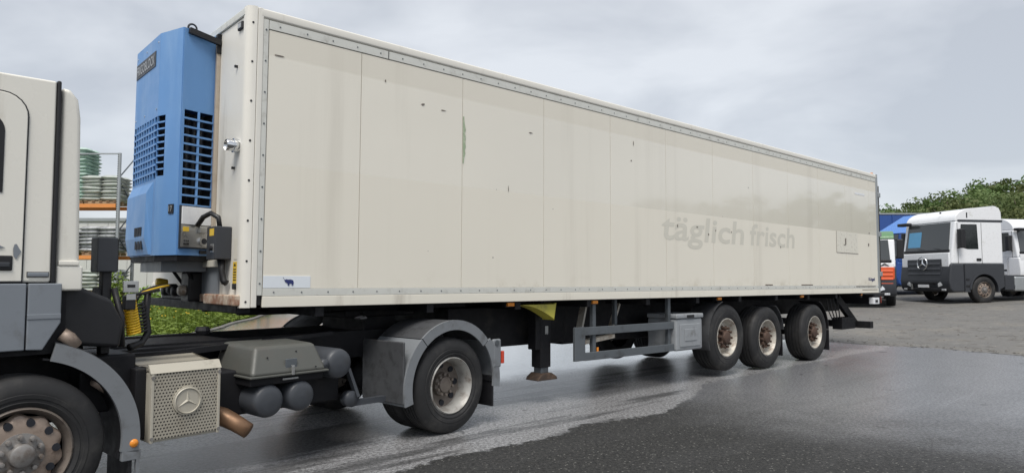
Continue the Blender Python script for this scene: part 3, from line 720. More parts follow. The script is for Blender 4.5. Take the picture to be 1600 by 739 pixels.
# grey lower panels
m=MB().prism([(-1.5,1.09),(-.008,1.085),(-.008,1.488),(-1.5,1.488)],.0,.05,'y'); m.build('lower_door_panel','grey',TK,bevel=.008)
m=MB().prism([(.0,1.085),(.085,1.08),(.178,1.245),(.178,1.488),(.0,1.488)],.0,.05,'y'); m.build('lower_side_panel','grey',TK,bevel=.008)
m=MB().prism([(.0,1.27),(.176,1.27),(.176,1.30),(.0,1.30)],-.004,.02,'y'); m.build('panel_crease','grey',TK,bevel=.002)
K('cab_floor','under',-1.5,.22,.06,YW-.06,1.05,1.50)
# wheel arch fender
smooth_angle(MB().arcshell((0,.47),.555,.665,.0,.03,76,-9,28).build('front_fender','greyfender',TK))
smooth_angle(MB().arcshell((0,.47),.555,.567,.03,.42,80,-14,28).build('fender_liner','black',TK))
MB().arcshell((0,.47),.66,.672,.03,.36,76,-9,28).build('fender_back','dkfender',TK)
K('fender_foot','greyfender',.555,.672,.0,.05,.315,.385,.006)
K('mud_flap','black',.60,.625,.02,.40,.10,.40)
K('flap_stay','greyfender',.645,.665,.0,.03,.10,.32)
m=MB().lathe([(.0001,-.012),(.02,-.01),(.028,0),(.03,.01)],(.628,0,.425),18); o=m.build('side_lamp','amber',TK,smooth=True)
add_wheel(TK,'steer',0,.0,.465,.465,.31,rot=.25); add_wheel(TK,'steer',0,YW,.465,.465,.31,far=True)
MB().lathe([(.0001,.3),(.07,.3),(.07,2.2),(.0001,2.2)],(0,0,.465),14).build('axle','under',TK)
K('engine_block','under',-1.2,.45,.45,2.0,.55,1.15,.03)
# dark intake housing and pipework behind the cab
m=MB().prism([(.18,1.10),(.56,1.05),(.58,1.22),(.50,1.38),(.32,1.46),(.20,1.47)],.10,.60,'y'); m.build('intake_housing','black',TK,bevel=.03,seg=3)
MB().tube([(.20,.06,1.17),(.24,.05,1.14),(.28,.06,1.09)],.042,12).build('exhaust_pipe','rimb',TK,smooth=True)
MB().tube([(.42,.10,.86),(.50,.12,.80),(.58,.16,.76)],.05,12).build('exhaust_pipe','rimb',TK,smooth=True)
K('frame_crossmember','under',.35,.70,.2,2.2,.62,1.0,.02)
# stanchion with black box, bracket
K('stanchion_post','black',.49,.55,.27,.35,1.0,1.57,.01)
sb=K('stanchion_box','darkgrey',.445,.575,.24,.38,1.56,1.80,.01); K('box_front','black',.57,.579,.25,.37,1.57,1.79,parent=sb)
br=K('hose_bracket','steel',.60,.70,.20,.22,1.42,1.50,.004); K('slot','black',.625,.675,.197,.2,1.455,1.475,parent=br)
K('socket','black',.615,.685,.20,.27,1.30,1.40,.008); K('socket_cap','steel',.62,.68,.195,.20,1.37,1.41)
MB().tube([(.56,.26,1.45),(.60,.22,1.25),(.60,.2,1.05)],.022,8).build('cable','black',TK,smooth=True)
MB().tube([(.47,.30,1.45),(.44,.26,1.28),(.46,.24,1.1)],.03,8).build('cable','black',TK,smooth=True)
def helix(a,b,r,turns,n=14,tail=None):
    a=Vector(a);b=Vector(b);ax=(b-a).normalized();u=ax.cross(Vector((0,1,0))).normalized();v=ax.cross(u); P=[]
    for i in range(turns*n+1):
        t=i/(turns*n); g=2*PI*i/n; P.append(a+(b-a)*t+(u*math.cos(g)+v*math.sin(g))*r)
    return (tail or [])+P
MB().tube(helix((.67,.30,1.36),(.72,.32,1.12),.042,13),.0085,6).build('air_hose','yellow',TK,smooth=True)
MB().tube([(.66,.26,1.37),(.72,.3,1.40),(.85,.42,1.43),(1.0,.6,1.45),(1.12,.75,1.46)],.0085,6).build('air_hose','yellow',TK,smooth=True)
MB().tube(helix((.76,.40,1.34),(.80,.42,1.12),.045,9),.009,6).build('air_hose','black',TK,smooth=True)
MB().tube([(.74,.36,1.36),(.80,.42,1.42),(.95,.58,1.45),(1.15,.8,1.46)],.014,6).build('air_hose','black',TK,smooth=True)
MB().tube([(.86,.46,1.42),(.84,.44,1.25),(.86,.44,1.12),(.80,.40,1.05),(.70,.34,1.03)],.026,8).build('air_hose','black',TK,smooth=True)
MB().tube([(.64,.22,1.40),(.78,.34,1.41),(.95,.5,1.43)],.012,6).build('air_hose','black',TK,smooth=True)
# chassis
for y in(.78,1.64): m=MB().box(.3,4.35,y-.04,y+.04,.74,1.0); m.build('chassis_rail','under',TK)
K('catwalk','under',.62,1.75,.62,1.9,.955,.985,.006)
m=MB().prism([(.70,.90),(1.1,.92),(2.5,1.0),(2.5,1.03),(1.1,.965),(.7,.965)],.50,.58,'y'); m.build('frame_cover','under',TK)
m=MB().lathe([(.0001,-.03),(.05,-.03),(.06,0),(.05,.03),(.0001,.03)],(1.45,.85,1.08),12,'z'); m.build('valve','black',TK)
# fifth wheel
fw=K('fifth_wheel','under',2.85,3.75,.82,1.64,1.12,1.20,.02); K('pedestal','under',3.1,3.5,.85,1.6,.98,1.12,parent=fw)
MB().tube([(2.95,.70,1.17),(2.80,.45,1.16),(2.70,.28,1.15),(2.62,.26,1.15),(2.62,.33,1.15),(2.72,.36,1.16)],.012,6).build('release_handle','black',fw)
# silencer with perforated cover
sc=K('silencer','perfplain',.73,1.21,.03,.62,.40,.87,.006)
m=MB().box(.745,1.195,.014,.03,.42,.865); m.build('perforated_cover','perf',sc)
m=MB().prism([(.012,.872),(.03,.872),(.62,.955),(.62,.90),(.07,.90)],.73,1.21,'x'); m.build('perforated_top','perf',sc)
m=MB().prism([(.006,.868),(.05,.925),(.07,.925),(.03,.868)],.725,1.215,'x'); m.build('cover_edge','perfplain',sc)
for x in(.73,1.19): K('edge_strip','perfplain',x,x+.02,.008,.03,.40,.87,.003,parent=sc)
for x in(.74,1.20):
    for z in(.43,.84): MB().disc((x,.006,z),.012,10,'y',.006).build('bolt','hubg',sc)
K('silencer_back','under',.66,.76,.10,.6,.42,.90,.01)
def star(parent,c,r,xd,yd,mat,thick=.01):
    xd=Vector(xd);yd=Vector(yd);zd=xd.cross(yd);c=Vector(c); m=MB(); n=36
    # ring
    vs=[];fs=[]
    for i in range(n):
        a=2*PI*i/n; q=xd*math.cos(a)+yd*math.sin(a)
        vs+= [c+q*r*.90,c+q*r*.94+zd*thick,c+q*r+zd*thick*.3,c+q*r-zd*thick*.5]
    for i in range(n):
        j=(i+1)%n
        for k in range(3): fs.append((i*4+k,i*4+k+1,j*4+k+1,j*4+k))
    m.add(vs,fs)
    # three-pointed star with a ridge
    for i in range(3):
        a=PI/2+2*PI*i/3; t=c+(xd*math.cos(a)+yd*math.sin(a))*r*.92; b=.15*r
        l=c+(xd*math.cos(a+PI/3)+yd*math.sin(a+PI/3))*b; rr=c+(xd*math.cos(a-PI/3)+yd*math.sin(a-PI/3))*b; hh=c+zd*thick*1.2
        m.poly([l,hh,t]); m.poly([hh,rr,t])
    return m.build('star_emblem',mat,parent)
sp=MB().disc((.975,.010,.66),.10,28,'y',.012).build('emblem_disc','perfplain',sc)
star(sc,(.975,.0035,.66),.092,(1,0,0),(0,0,1),'perfplain',.008)
MB().tube([(1.18,.30,.50),(1.25,.22,.50),(1.31,.15,.475),(1.37,.08,.43),(1.43,.0,.375)],[.07,.07,.068,.062,.058],16).build('tailpipe','copper',TK,smooth=True)
# battery box with moulded lid
bb=K('battery_box','under',1.45,2.09,.03,.62,.69,.775,.01)
m=MB(); b0=[(1.42,-.0,.755),(2.105,-.0,.755),(2.105,.65,.755),(1.25,.65,.755)]; b0=[(1.44,-.005,.762),(2.11,-.005,.762),(2.11,.65,.762),(1.44,.65,.762)]
t0=[(1.52,.10,.985),(2.05,.10,.985),(2.05,.60,1.0),(1.50,.60,1.0)]
m.add(b0+t0,[(0,1,2,3),(4,5,6,7),(0,1,5,4),(1,2,6,5),(2,3,7,6),(3,0,4,7)]); m.build('lid','batt',bb,bevel=.035,seg=3)
K('lid_flange','batt',1.43,2.12,-.012,.65,.752,.770,.006,parent=bb)
K('latch_recess','guard',1.74,1.84,.018,.03,.80,.88,.004,parent=bb,) ; K('latch','steel',1.775,1.80,-.02,.0,.755,.83,.004,parent=bb); K('latch_bar','steel',1.72,1.86,.024,.03,.715,.73,.003,parent=bb)
for x,z,y in((1.60,.90,.05),(1.86,.93,.07),(2.0,.80,.0)): MB().disc((x,y,z),.006,6,'y',.01).build('bolt','black',bb)
def tank(x,y,z,r,l):
    pr=[(.0001,0),(r*.5,.003),(r*.82,.012),(r*.94,.028),(r,.055),(r,l-.1),(r*.8,l-.03),(.0001,l)]
    return smooth_angle(MB().lathe(pr,(x,y,z),28).build('air_tank','tank',TK),60)
tank(1.605,.0,.567,.128,.8); tank(1.885,.0,.575,.122,.8); tank(2.275,.05,.79,.128,.6)
m=MB().lathe([(.0001,-.02),(.04,-.015),(.045,.0),(.045,.08)],(2.12,.06,.80),16); m.build('tank_valve','tank',TK,smooth=True)
K('tank_bracket','under',1.3,2.4,.25,.75,.45,.80,.02)
MB().bar((2.45,.2,.72),(2.52,.15,.47),.05,.03).build('bracket','tank',TK); MB().lathe([(.0001,-.04),(.07,-.04),(.07,.04),(.0001,.04)],(2.46,.18,.46),16,'y').build('air_cylinder','tank',TK,smooth=True); MB().bar((2.46,.18,.42),(2.85,.2,.41),.06,.05).build('torque_arm','tank',TK)
# drive axle, three-piece mudguard
AX=(WB,.478)
add_wheel(TK,'drive',WB,.0,.465,.465,.30,rot=.2); add_wheel(TK,'drive',WB,.33,.465,.465,.28)
add_wheel(TK,'drive',WB,YW,.465,.465,.30,far=True); add_wheel(TK,'drive',WB,YW-.33,.465,.465,.28,far=True)
MB().lathe([(.0001,.3),(.09,.3),(.11,1.0),(.2,1.15),(.2,1.35),(.11,1.5),(.09,2.2),(.0001,2.2)],(WB,0,.465),16).build('axle','under',TK,smooth=True)
def mudguard(y0,y1,near):
    a0,a1,b0,b1,c0,c1=193,132,131,40,39,-8
    segs=(('mudguard_front',a0,a1,'greyfender'),('mudguard_top',b0,b1,'dkfender'),('mudguard_rear',c0,c1,'greyfender'))
    for nm,p_,q_,mt in segs:
        ms=[]
        o=smooth_angle(MB().arcshell(AX,.605,.622,y0,y1,p_,q_,16).build(nm,mt,TK))
        lip=smooth_angle(MB().arcshell(AX,.532 if nm!='mudguard_rear' else .56,.628 if nm!='mudguard_rear' else .66,y0-.02 if near else y1,y0 if near else y1+.02,p_,q_,16).build('lip','greyfender',o))
mudguard(.0,.62,True); mudguard(YW-.62,YW,False)
# flat front apron of the front mudguard piece and its inner leg
m=MB().prism([(2.915,.36),(2.94,.36),(2.94,.93),(2.915,.93)],.0,.62,'y'); m.build('mudguard_apron','dkfender',TK,bevel=.01)
K('rear_lamp_housing','greyfender',4.10,4.225,-.024,.02,.58,.88,.045,seg=4)
MB().disc((4.15,-.025,.84),.03,16,'y',.012).build('reflector','guard',TK)
K('side_marker','red',4.225,4.262,-.03,.0,.62,.75,.006)
K('mud_flap','black',4.10,4.125,.0,.60,.19,.45); K('flap_bracket','black',4.09,4.15,.0,.6,.45,.50)
# ---------------------------------------------------------------- parked trucks in the yard
def bg_truck(name,label,center,hdg,colors,opts):
    """local: x rearwards from the front face, y across (centred), z up"""
    b=R(hdg); u=Vector((math.sin(b),math.cos(b),0)); v=Vector((-math.cos(b),math.sin(b),0))
    z0=zg(center[0],center[1])+.03
    T=thing(name,label,'truck',frame(Vector((center[0],center[1],z0)),u,v,Uz))
    up,lo,rf=colors['up'],colors['lo'],colors.get('roof',colors['up'])
    H=opts.get('h',3.55); zs=1.45
    def Q(nm,mat,x0,x1,y0,y1,za,zb,bevel=0,parent=None): return box(nm,mat,parent or T,x0,x1,y0,y1,za,zb,bevel)
    cl=opts.get('len',2.25)
    zr=opts.get('zr',2.75); wb=opts.get('wb',.28); gt=opts.get('gt',.02)
    m=MB().prism([(.03,zs),(.07,zs+wb),(.24,zr),(cl,zr),(cl,zs)],-1.24,1.24,'y'); m.build('cab',up,T,bevel=.07,seg=3)
    # roof with curved front
    P=[(.24,zr)]
    for i in range(9):
        a=PI/2*i/8; P.append((.24+.85-.85*math.cos(a),zr+.02+(H-.16-zr)*math.sin(a)))
    P+=[(cl-.25,H-.07),(cl-.10,H-.12),(cl-.02,H-.28),(cl,zr)]
    smooth_angle(MB().prism(P,-1.22,1.22,'y').build('roof',rf,T,bevel=.08,seg=3),30)
    if opts.get('spoiler'):
        m=MB().prism([(.85,H-.22),(.95,H-.17),(cl-.1,H-.01),(cl+.02,H-.04),(cl+.02,H-.10),(cl-.15,H-.12)],-1.0,1.0,'y'); m.build('roof_spoiler','galv',T,bevel=.02)
        Q('belt_strip',lo,.35,cl+.003,-1.245,1.245,zr-.03,zr+.05)
        MB().tube([(.55,-.9,H-.28),(.9,-.9,H-.14)],.02,6).build('roof_rail','black',T)
        MB().bar((.75,-1.2,zr+.12),(.75,-1.2,zr+.32),.05).build('roof_lamp','black',T)
        Q('roof_stud','black',.25,.29,-.55,-.5,zr+.32,zr+.38)
    # lower body
    m=MB().prism([(-.06,.55),(-.10,.85),(-.02,zs+.02),(.55,zs+.02),(.55,.42),(.05,.42)],-1.25,1.25,'y'); m.build('bumper',lo,T,bevel=.06,seg=3)
    m=MB(); 
    pr=[(.55,.42),(.78,.42)]
    for i in range(9):
        a=PI-PI*i/8; pr.append((1.38+.60*math.cos(a),.52+.58*math.sin(a)))
    pr+=[(2.06,.52),(cl,.62),(cl,zs+.02),(.55,zs+.02)]
    for sy in(-1,1): MB().prism(pr,sy*1.25,sy*1.18,'y').build('side_skirt',lo,T,bevel=.01)
    smooth_angle(MB().arcshell((1.38,.52),.57,.64,-1.27,-.85,180,-10,16).build('wheel_arch',lo,T)); smooth_angle(MB().arcshell((1.38,.52),.57,.64,.85,1.27,180,-10,16).build('wheel_arch',lo,T))
    # glass
    m=MB().poly([(.06,-1.08,zs+wb),(.06,1.08,zs+wb),(.225,1.03,zr-.04),(.225,-1.03,zr-.04)]); ws=m.build('windscreen',opts.get('glass','glass2'),T)
    s_=ws.modifiers.new('s','SOLIDIFY'); s_.thickness=.03; s_.offset=0
    Q('screen_base','black',.0,.09,-1.12,1.12,zs+wb-.10,zs+wb+.01,.02)
    for yy in(-.7,.1): MB().bar((.045,yy,zs+wb+.02),(.085,yy+.62,zs+wb+.12),.02).build('wiper','black',T)
    for sy in(-1,1):
        m=MB().prism([(.40,zs+wb+.22),(.46,zr-.12),(1.14,zr-.12),(1.18,zs+wb+.02),(.72,zs+wb+.02),(.40,zs+wb+.10)],sy*1.235,sy*1.252,'y'); m.build('side_window','glass',T,bevel=.02)
        for x in(.30,1.32): Q('door_gap','black',x,x+.012,min(sy*1.238,sy*1.246),max(sy*1.238,sy*1.246),zs+.03,zr-.06)
        Q('door_handle','black',1.08,1.28,min(sy*1.24,sy*1.262),max(sy*1.24,sy*1.262),zs+.12,zs+.22,.02)
        mr=Q('mirror','black',.22,.42,min(sy*1.30,sy*1.52),max(sy*1.30,sy*1.52),zs+wb+.05,zs+wb+.75,.04); MB().bar((.30,sy*1.22,zs+wb+.72),(.30,sy*1.40,zs+wb+.74),.04).build('mirror_arm','black',mr); MB().bar((.30,sy*1.22,zs+wb+.05),(.30,sy*1.40,zs+wb+.08),.04).build('mirror_arm','black',mr)
    Q('kerb_mirror','black',-.12,.16,.80,1.30,zr-.06,zr+.06,.03)
    # front details
    fp=Q('front_panel',up,-.045,.05,-1.18,1.18,zs-.10,zs+wb-.11,.03)
    gw=opts.get('gw',.85); g=Q('grille_frame',opts.get('grille','darkgrey'),-.075,-.01,-gw,gw,.85,zs+gt,.02)
    ns=4
    for k in range(ns):
        z=.88+k*(zs+gt-.90)/ns; m=MB().prism([(-.10,z),(-.07,z+.10),(-.05,z+.10),(-.05,z)],-gw+.05,gw-.05,'y'); m.build('grille_slat',opts.get('slat','darkgrey'),T,bevel=.008)
    if opts.get('star'): star(T,(-.13,0,zs+.04),.26,(0,-1,0),(0,0,1),'chrome',.03)
    if opts.get('name'):
        text('name_lettering',opts['name'],'black',T,(-.05,.45,zs+.06),(0,-1,0),(0,0,1),1.5 if opts.get('gw') else .84,.10,.02,bold=.02)
    for sy in(-1,1):
        hl=MB(); Y1,Y2=sy*.70,sy*1.23
        hl.add([(-.11,Y1,.60),(-.02,Y2,.78),(.08,Y2,.98),(-.06,sy*1.0,.92),(-.115,Y1,.74)]+[(.12,Y1,.60),(.12,Y2-.02*sy,.78),(.12,Y2-.02*sy,.98),(.12,sy*1.0,.92),(.12,Y1,.74)],[(0,1,2,3,4),(5,6,7,8,9)]+[(i,(i+1)%5,5+(i+1)%5,5+i) for i in range(5)]); hl.build('headlight','headlamp',T,bevel=.012)
    Q('number_plate','white',-.125,-.105,-.27,.27,.58,.69)
    Q('bumper_step','black',-.13,-.08,-.6,.6,.72,.80,.01)
    for sy in(-1,1):
        Q('fog_lamp','headlamp',-.105,-.05,sy*.95-.09,sy*.95+.09,.47,.54,.01)
        Q('side_step','black',.60,1.0 if False else .74,min(sy*1.2,sy*1.262),max(sy*1.2,sy*1.262),.60,.68,.005); Q('side_step','black',.60,.74,min(sy*1.2,sy*1.262),max(sy*1.2,sy*1.262),.85,.93,.005)
        Q('panel_gap','black',.56,.568,min(sy*1.245,sy*1.255),max(sy*1.245,sy*1.255),.48,zs)
    Q('front_grip','steel',-.13,-.10,.55,.62,.50,.72)
    Q('lower_slot','black',-.10,-.0,-1.0,1.0,.44,.56,.02)
    # wheels and rear chassis
    for sy,far in((-1.25,False),(1.25,True)):
        add_wheel(T,'steer',1.38,sy,.50,.50,.31,far=far)
        add_wheel(T,'drive',5.0,sy,.50,.50,.31,far=far)
    Q('chassis','under',.6,5.9,-.45,.45,.62,.95)
    Q('fuel_tank','galv',2.75,4.0,-1.2,-.55,.45,1.0,.06); Q('fuel_tank','galv',2.75,4.0,.55,1.2,.45,1.0,.06)
    Q('side_fairing',lo,cl+.05,2.7,-1.22,-1.1,.5,1.05,.02)
    Q('deck','under',cl,5.8,-.9,.9,.96,1.05)
    for k in range(2):
        smooth_angle(MB().lathe([(.0001,0),(.09,.02),(.11,.07),(.11,.4)],(2.45+.24*k,-1.2,.62),16).build('air_tank','tank',T),60)
    return T,Q
M['headlamp']=pbr('headlamp',(.62,.64,.66),.12,.3,var=.3,scale=14)
def glass2():
    t=NT('windscreen_glass'); t.col((.045,.05,.052,1)); t.rough(.08); t.p.inputs['Specular IOR Level'].default_value=.8; return t.m
M['glass2']=glass2()
M['curtain']=pbr('blue_sun_curtain',(.10,.30,.50),.5,var=.1)
# white truck with star, front towards the trailer
C0=Vector((16.15,25.3)); hd=80; b=R(hd); vv=Vector((-math.cos(b),math.sin(b)))
A,QA=bg_truck('parked_truck','white high-roof tractor with dark grille and round star emblem parked on gravel',tuple(C0+vv*1.25),hd,{'up':'white','lo':'darkgrey'},{'h':3.68,'zr':3.05,'wb':.54,'gt':.20,'spoiler':True,'star':True})
MB().poly([(.062,.30,2.12),(.062,.95,2.12),(.158,.95,2.72),(.158,.30,2.72)]).build('windscreen_screen','curtain',A)
cr,_=bg_truck('parked_truck','all-white cab of a tractor parked directly behind the star-badged white tractor',(24.3,31.6),-12,{'up':'white','lo':'white'},{'h':3.45})
C2=Vector((17.2,30.6)); hd2=78; b=R(hd2); v2=Vector((-math.cos(b),math.sin(b)))
bt,QB=bg_truck('parked_truck','blue truck with lighter blue wind deflector beside the star-badged tractor',tuple(C2+v2*1.25),hd2,{'up':'trblue','lo':'trblue'},{'h':2.9})
BX=thing('box_body','tall dark blue box body with ribbed side behind the blue truck','container',Matrix.Translation((18.5,37,zg(18.5,37))))
box('box_shell','trblue',BX,0,5.2,0,2.5,.9,4.0,.02); box('top_rail','galv',BX,-.02,5.22,-.03,2.52,4.0,4.08); box('bottom_rail','under',BX,0,5.2,-.01,2.5,.75,.9)
for k in range(6): box('body_rib','trblue',BX,.1+k*.95,.17+k*.95,-.04,0,.9,3.98)
for x in(.8,4.2): add_wheel(BX,'drive',x,.1,.5,.5,.31)
MB().prism([(.5,2.72),(.75,2.85),(2.4,3.75),(2.45,2.72)],-1.1,1.1,'y').build('wind_deflector','trblue2',bt,bevel=.06,seg=3)
C3=Vector((13.72,24.6)); hd3=27; b=R(hd3); v3=Vector((-math.cos(b),math.sin(b)))
sc_,QS=bg_truck('parked_truck','orange and white truck front with green roof half hidden behind the trailer',tuple(C3+v3*1.25),hd3,{'up':'white','lo':'darkgrey','roof':'trgreen'},{'h':2.95,'zr':2.5,'slat':'trorange','grille':'trorange','name':'SCANIA','gw':1.2})
# ---------------------------------------------------------------- storage racks with bagged goods, left
def bag_mesh(mat,sx,sy,sz,seed):
    m=MB(); rng=random.Random(seed); nx,ny=7,5; vs=[];fs=[]
    def rowpt(i,j,top):
        a=i/(nx-1)*2-1; c=j/(ny-1)*2-1
        e=(1-abs(a)**4)*(1-abs(c)**4)
        return (a*sx/2*(1-.06*abs(c)**3),c*sy/2*(1-.06*abs(a)**3),(sz/2*(e**.5)*(1 if top else -1))+rng.uniform(-.006,.006))
    for top in(1,0):
        for j in range(ny):
            for i in range(nx): vs.append(rowpt(i,j,top))
    for t in(0,1):
        o=t*nx*ny
        for j in range(ny-1):
            for i in range(nx-1): fs.append((o+j*nx+i,o+j*nx+i+1,o+(j+1)*nx+i+1,o+(j+1)*nx+i))
    m.add(vs,fs); return m.mesh('bag',mat,True)
BG={k:[bag_mesh(k,.78,.50,.20,i) for i in range(3)] for k in('bagw','bagg','bagd')}
def pallet(x,y,z,mat,layers,label,rz=0.,group=None):
    T=thing('bag_pallet',label,'pallet',Matrix.Translation((x,y,z))@Matrix.Rotation(rz,4,'Z'),group)
    m=MB()
    for i in range(5): m.box(-.6+i*.27,-.6+i*.27+.12,-.5,.5,.11,.13)
    for yy in(-.45,-.05,.35): m.box(-.6,.6,yy,yy+.10,.0,.11)
    m.build('wooden_pallet','wood',T)
    rng=random.Random(int(x*31+z*7))
    for k in range(layers):
        for i in(-1,1):
            for j in(-1,1):
                o=bpy.data.objects.new('bag',BG[mat][rng.randrange(3)]); COL.objects.link(o); o.parent=T
                o.location=(i*.36+rng.uniform(-.03,.03),j*.25+rng.uniform(-.03,.03),.13+.075+k*.135); o.rotation_euler=(rng.uniform(-.05,.05),rng.uniform(-.05,.05),rng.uniform(-.08,.08))
    return T
def rack(x0,x1,y0,y1,levels,h,label):
    T=thing('storage_rack',label,'rack',Matrix.Translation((x0,y0,0)))
    w=x1-x0; dp=y1-y0; nb=max(1,round(w/2.8))
    for i in range(nb+1):
        for yy in(0,dp):
            up=MB().box(i*w/nb-.05,i*w/nb+.05,yy-.04,yy+.04,0,h).build('upright','galv',T)
            m=MB()
            for k in range(int(h/.09)): m.box(i*w/nb-.052,i*w/nb-.02,yy-.042,yy-.035,.05+k*.09,.08+k*.09)
            m.build('upright_holes','black',up,kind='stuff')
        n=6
        for k in range(n):
            za=h*k/n; MB().bar((i*w/nb,0 if k%2 else dp,za+.1),(i*w/nb,dp if k%2 else 0,za+h/n),.035).build('brace','guard',T)
    MB().bar((0,0,h-.03),(w,0,h-.03),.05).build('top_tie','galv',T)
    for z in levels:
        for yy in(-.05,dp+.05):
            for i in range(nb): MB().box(i*w/nb+.06,(i+1)*w/nb-.06,yy-.025,yy+.025,z-.14,z).build('shelf_beam','orange',T)
    return T
RX=-14.95
rack(RX-5.6,RX,26.0,27.1,(.85,2.35,4.30),6.25,'tall grey pallet rack with orange beams beside the cab')
rack(RX+1.1,RX+6.7,30.2,31.3,(.85,2.35,4.30),4.4,'lower grey pallet rack with orange beams behind the cooling unit')
pallet(RX-.72,26.5,4.30,'bagw',7,'pallet of pale bags on the top shelf beneath the thin top tie',.05)
pallet(RX-1.98,26.5,4.30,'bagg',15,'tall pallet of green and white bags on the top shelf',.0)
pallet(RX-.75,26.5,2.35,'bagd',7,'pallet of grey bags on the middle shelf of the tall rack',.02)
pallet(RX-2.2,26.5,2.35,'bagd',6,'lower pallet of grey bags beside the rack brace',.02)
pallet(RX-.75,26.5,.85,'bagw',6,'pallet of white bags on the bottom shelf of the tall rack',.02)
pallet(RX+1.75,30.7,4.30,'bagd',7,'pallet of grey and white bags on top of the lower rack',.02)
pallet(RX+1.75,30.7,2.35,'bagd',8,'pallet of grey bags on the middle shelf of the lower rack',.0)
pallet(RX+3.1,30.7,4.30,'bagw',6,'pallet of pale bags on the lower rack beside the grey ones',.0)
# warehouse wall behind racks: ribbed cladding panels
WH=thing('warehouse','low white clad warehouse behind the pallet racks','building',Matrix.Translation((-30,34,0)))
box('wall','wall',WH,0,22,0,8,0,4.3)
for k in range(22):
    box('cladding_panel','wall',WH,k+.01,k+.99,-.03,0,.3,4.2,.008)
box('roof_edge','galv',WH,-.1,22.1,-.1,8.1,4.3,4.45)
# mesh fence in front
FE=thing('mesh_fence','grey welded mesh fence in front of the pallet racks','fence',Matrix.Translation((-22,22.6,0)))
for k in range(4): box('post','galv',FE,k*2.5-.03,k*2.5+.03,-.03,.03,0,2.45)
for z in(.1,1.75,2.35): MB().bar((0,0,z),(7.5,0,z),.05).build('rail','galv',FE)
m=MB()
for k in range(150): m.box(k*.05-.002,k*.05+.002,-.003,.003,.05,2.4)
for k in range(12): m.box(0,7.5,-.004,.004,.1+k*.2,.106+k*.2)
m.build('wire_mesh','galv',FE,kind='stuff')
# ---------------------------------------------------------------- vegetation
def leafmat(name,c1,c2,sc=.35):
    t=NT(name); g=t.c
    oi=t.n('ShaderNodeObjectInfo'); n1=t.noise(sc,3); n2=t.noise(7.,2)
    c=t.mix(t.sm(n1,.3,.7),c4(c1),c4(c2)); c=t.mix(t.math('MULTIPLY',n2,.5),c,(c2[0]*1.25,c2[1]*1.2,c2[2]*1.1,1))
    hs=t.n('ShaderNodeHueSaturation'); t.l(c,hs.inputs['Color']); t.l(t.sm(oi.outputs['Random'],0,1,.475,.52),hs.inputs['Hue']); t.l(t.sm(oi.outputs['Random'],0,1,.75,1.25),hs.inputs['Value'])
    t.col(hs.outputs[0]); t.rough(.6); t.p.inputs['Specular IOR Level'].default_value=.3
    tr=t.n('ShaderNodeBsdfTranslucent'); t.l(hs.outputs[0],tr.inputs[0]); ms=t.n('ShaderNodeMixShader'); ms.inputs[0].default_value=.25
    t.l(t.p.outputs[0],ms.inputs[1]); t.l(tr.outputs[0],ms.inputs[2]); t.l(ms.outputs[0],t.o.inputs[0]); return t.m
M['leaf']=leafmat('tree_leaves',(.042,.085,.024),(.095,.15,.045))
M['leafo']=leafmat('olive_leaves',(.068,.108,.035),(.13,.165,.06))
M['grassm']=leafmat('weeds',(.09,.18,.03),(.21,.34,.06),.8)
def crown_mesh(seed,w,h,mat,sparse=1.,leaf=.17):
    rng=random.Random(seed); m=MB(); cl=[]
    for k in range(int(75*sparse)):
        for _ in range(30):
            x,y,z=[rng.uniform(-1,1) for _ in range(3)]
            if .35<x*x+y*y+z*z<1: break
        f=1-.25*max(0,z)
        cl.append((x*w/2*f,y*w/2*f,h*.56+z*h*.40,rng.uniform(.09,.17)*w))
    for (cx,cy,cz,cr) in cl:
        for k in range(85):
            a=rng.uniform(0,2*PI); b=math.acos(rng.uniform(-1,1)); r=cr*rng.uniform(.55,1.08)
            n=Vector((math.sin(b)*math.cos(a),math.sin(b)*math.sin(a),math.cos(b)*.75)); p=Vector((cx,cy,cz))+n*r
            t=n.cross(Vector((rng.uniform(-1,1),rng.uniform(-1,1),rng.uniform(-1,1)))).normalized(); t2=(n.cross(t)+n*rng.uniform(-.8,.8)).normalized()
            s=leaf*rng.uniform(.6,1.3)
            m.poly([p-t*s,p-t2*s*.6,p+t*s,p+t2*s*.6])
    return m.mesh('crown',mat)
def trunk_mesh(seed,w,h):
    rng=random.Random(seed); m=MB(); P=[(0,0,-.2)]; x=y=0
    for k in range(1,6): x+=rng.uniform(-.12,.12); y+=rng.uniform(-.12,.12); P.append((x,y,h*.15*k))
    m.tube(P,[.022*h*(1-.14*k) for k in range(6)],8)
    for k in range(7):
        b=P[2+k%3]; a=rng.uniform(0,6.3); l=w*.38*rng.uniform(.6,1)
        m.tube([b,(b[0]+math.cos(a)*l*.5,b[1]+math.sin(a)*l*.5,b[2]+h*.14),(b[0]+math.cos(a)*l,b[1]+math.sin(a)*l,b[2]+h*.27)],[.009*h,.006*h,.003*h],6)
    return m.mesh('trunk','bark',True)
TV=[]
for i,(w,h,mt,sp) in enumerate(((7,10,'leaf',1),(6,11,'leaf',.9),(8,9,'leafo',1),(6,10,'leaf',.5),(9,10,'leafo',1.1))):
    TV.append((crown_mesh(20+i,w,h,mt,sp),trunk_mesh(40+i,w,h),h))
def tree(v,x,y,z,hgt,label,rz=0,sxy=1.,group=None):
    c,t,h=TV[v]; s=hgt/h
    T=thing('tree',label,'tree',Matrix.Translation((x,y,z))@Matrix.Rotation(rz,4,'Z')@Matrix.Diagonal((s*sxy,s*sxy,s,1)),group)
    for nm,me in(('trunk',t),('crown',c)):
        o=bpy.data.objects.new(nm,me); COL.objects.link(o); o.parent=T
    return T
def ptz(px,py,Y): return ((px-800)/1074.86*Y, CAM_H+(433.2-py)/1074.86*Y*1.0)
rng=random.Random(11)
G1='trees on the slope behind the parked trucks'
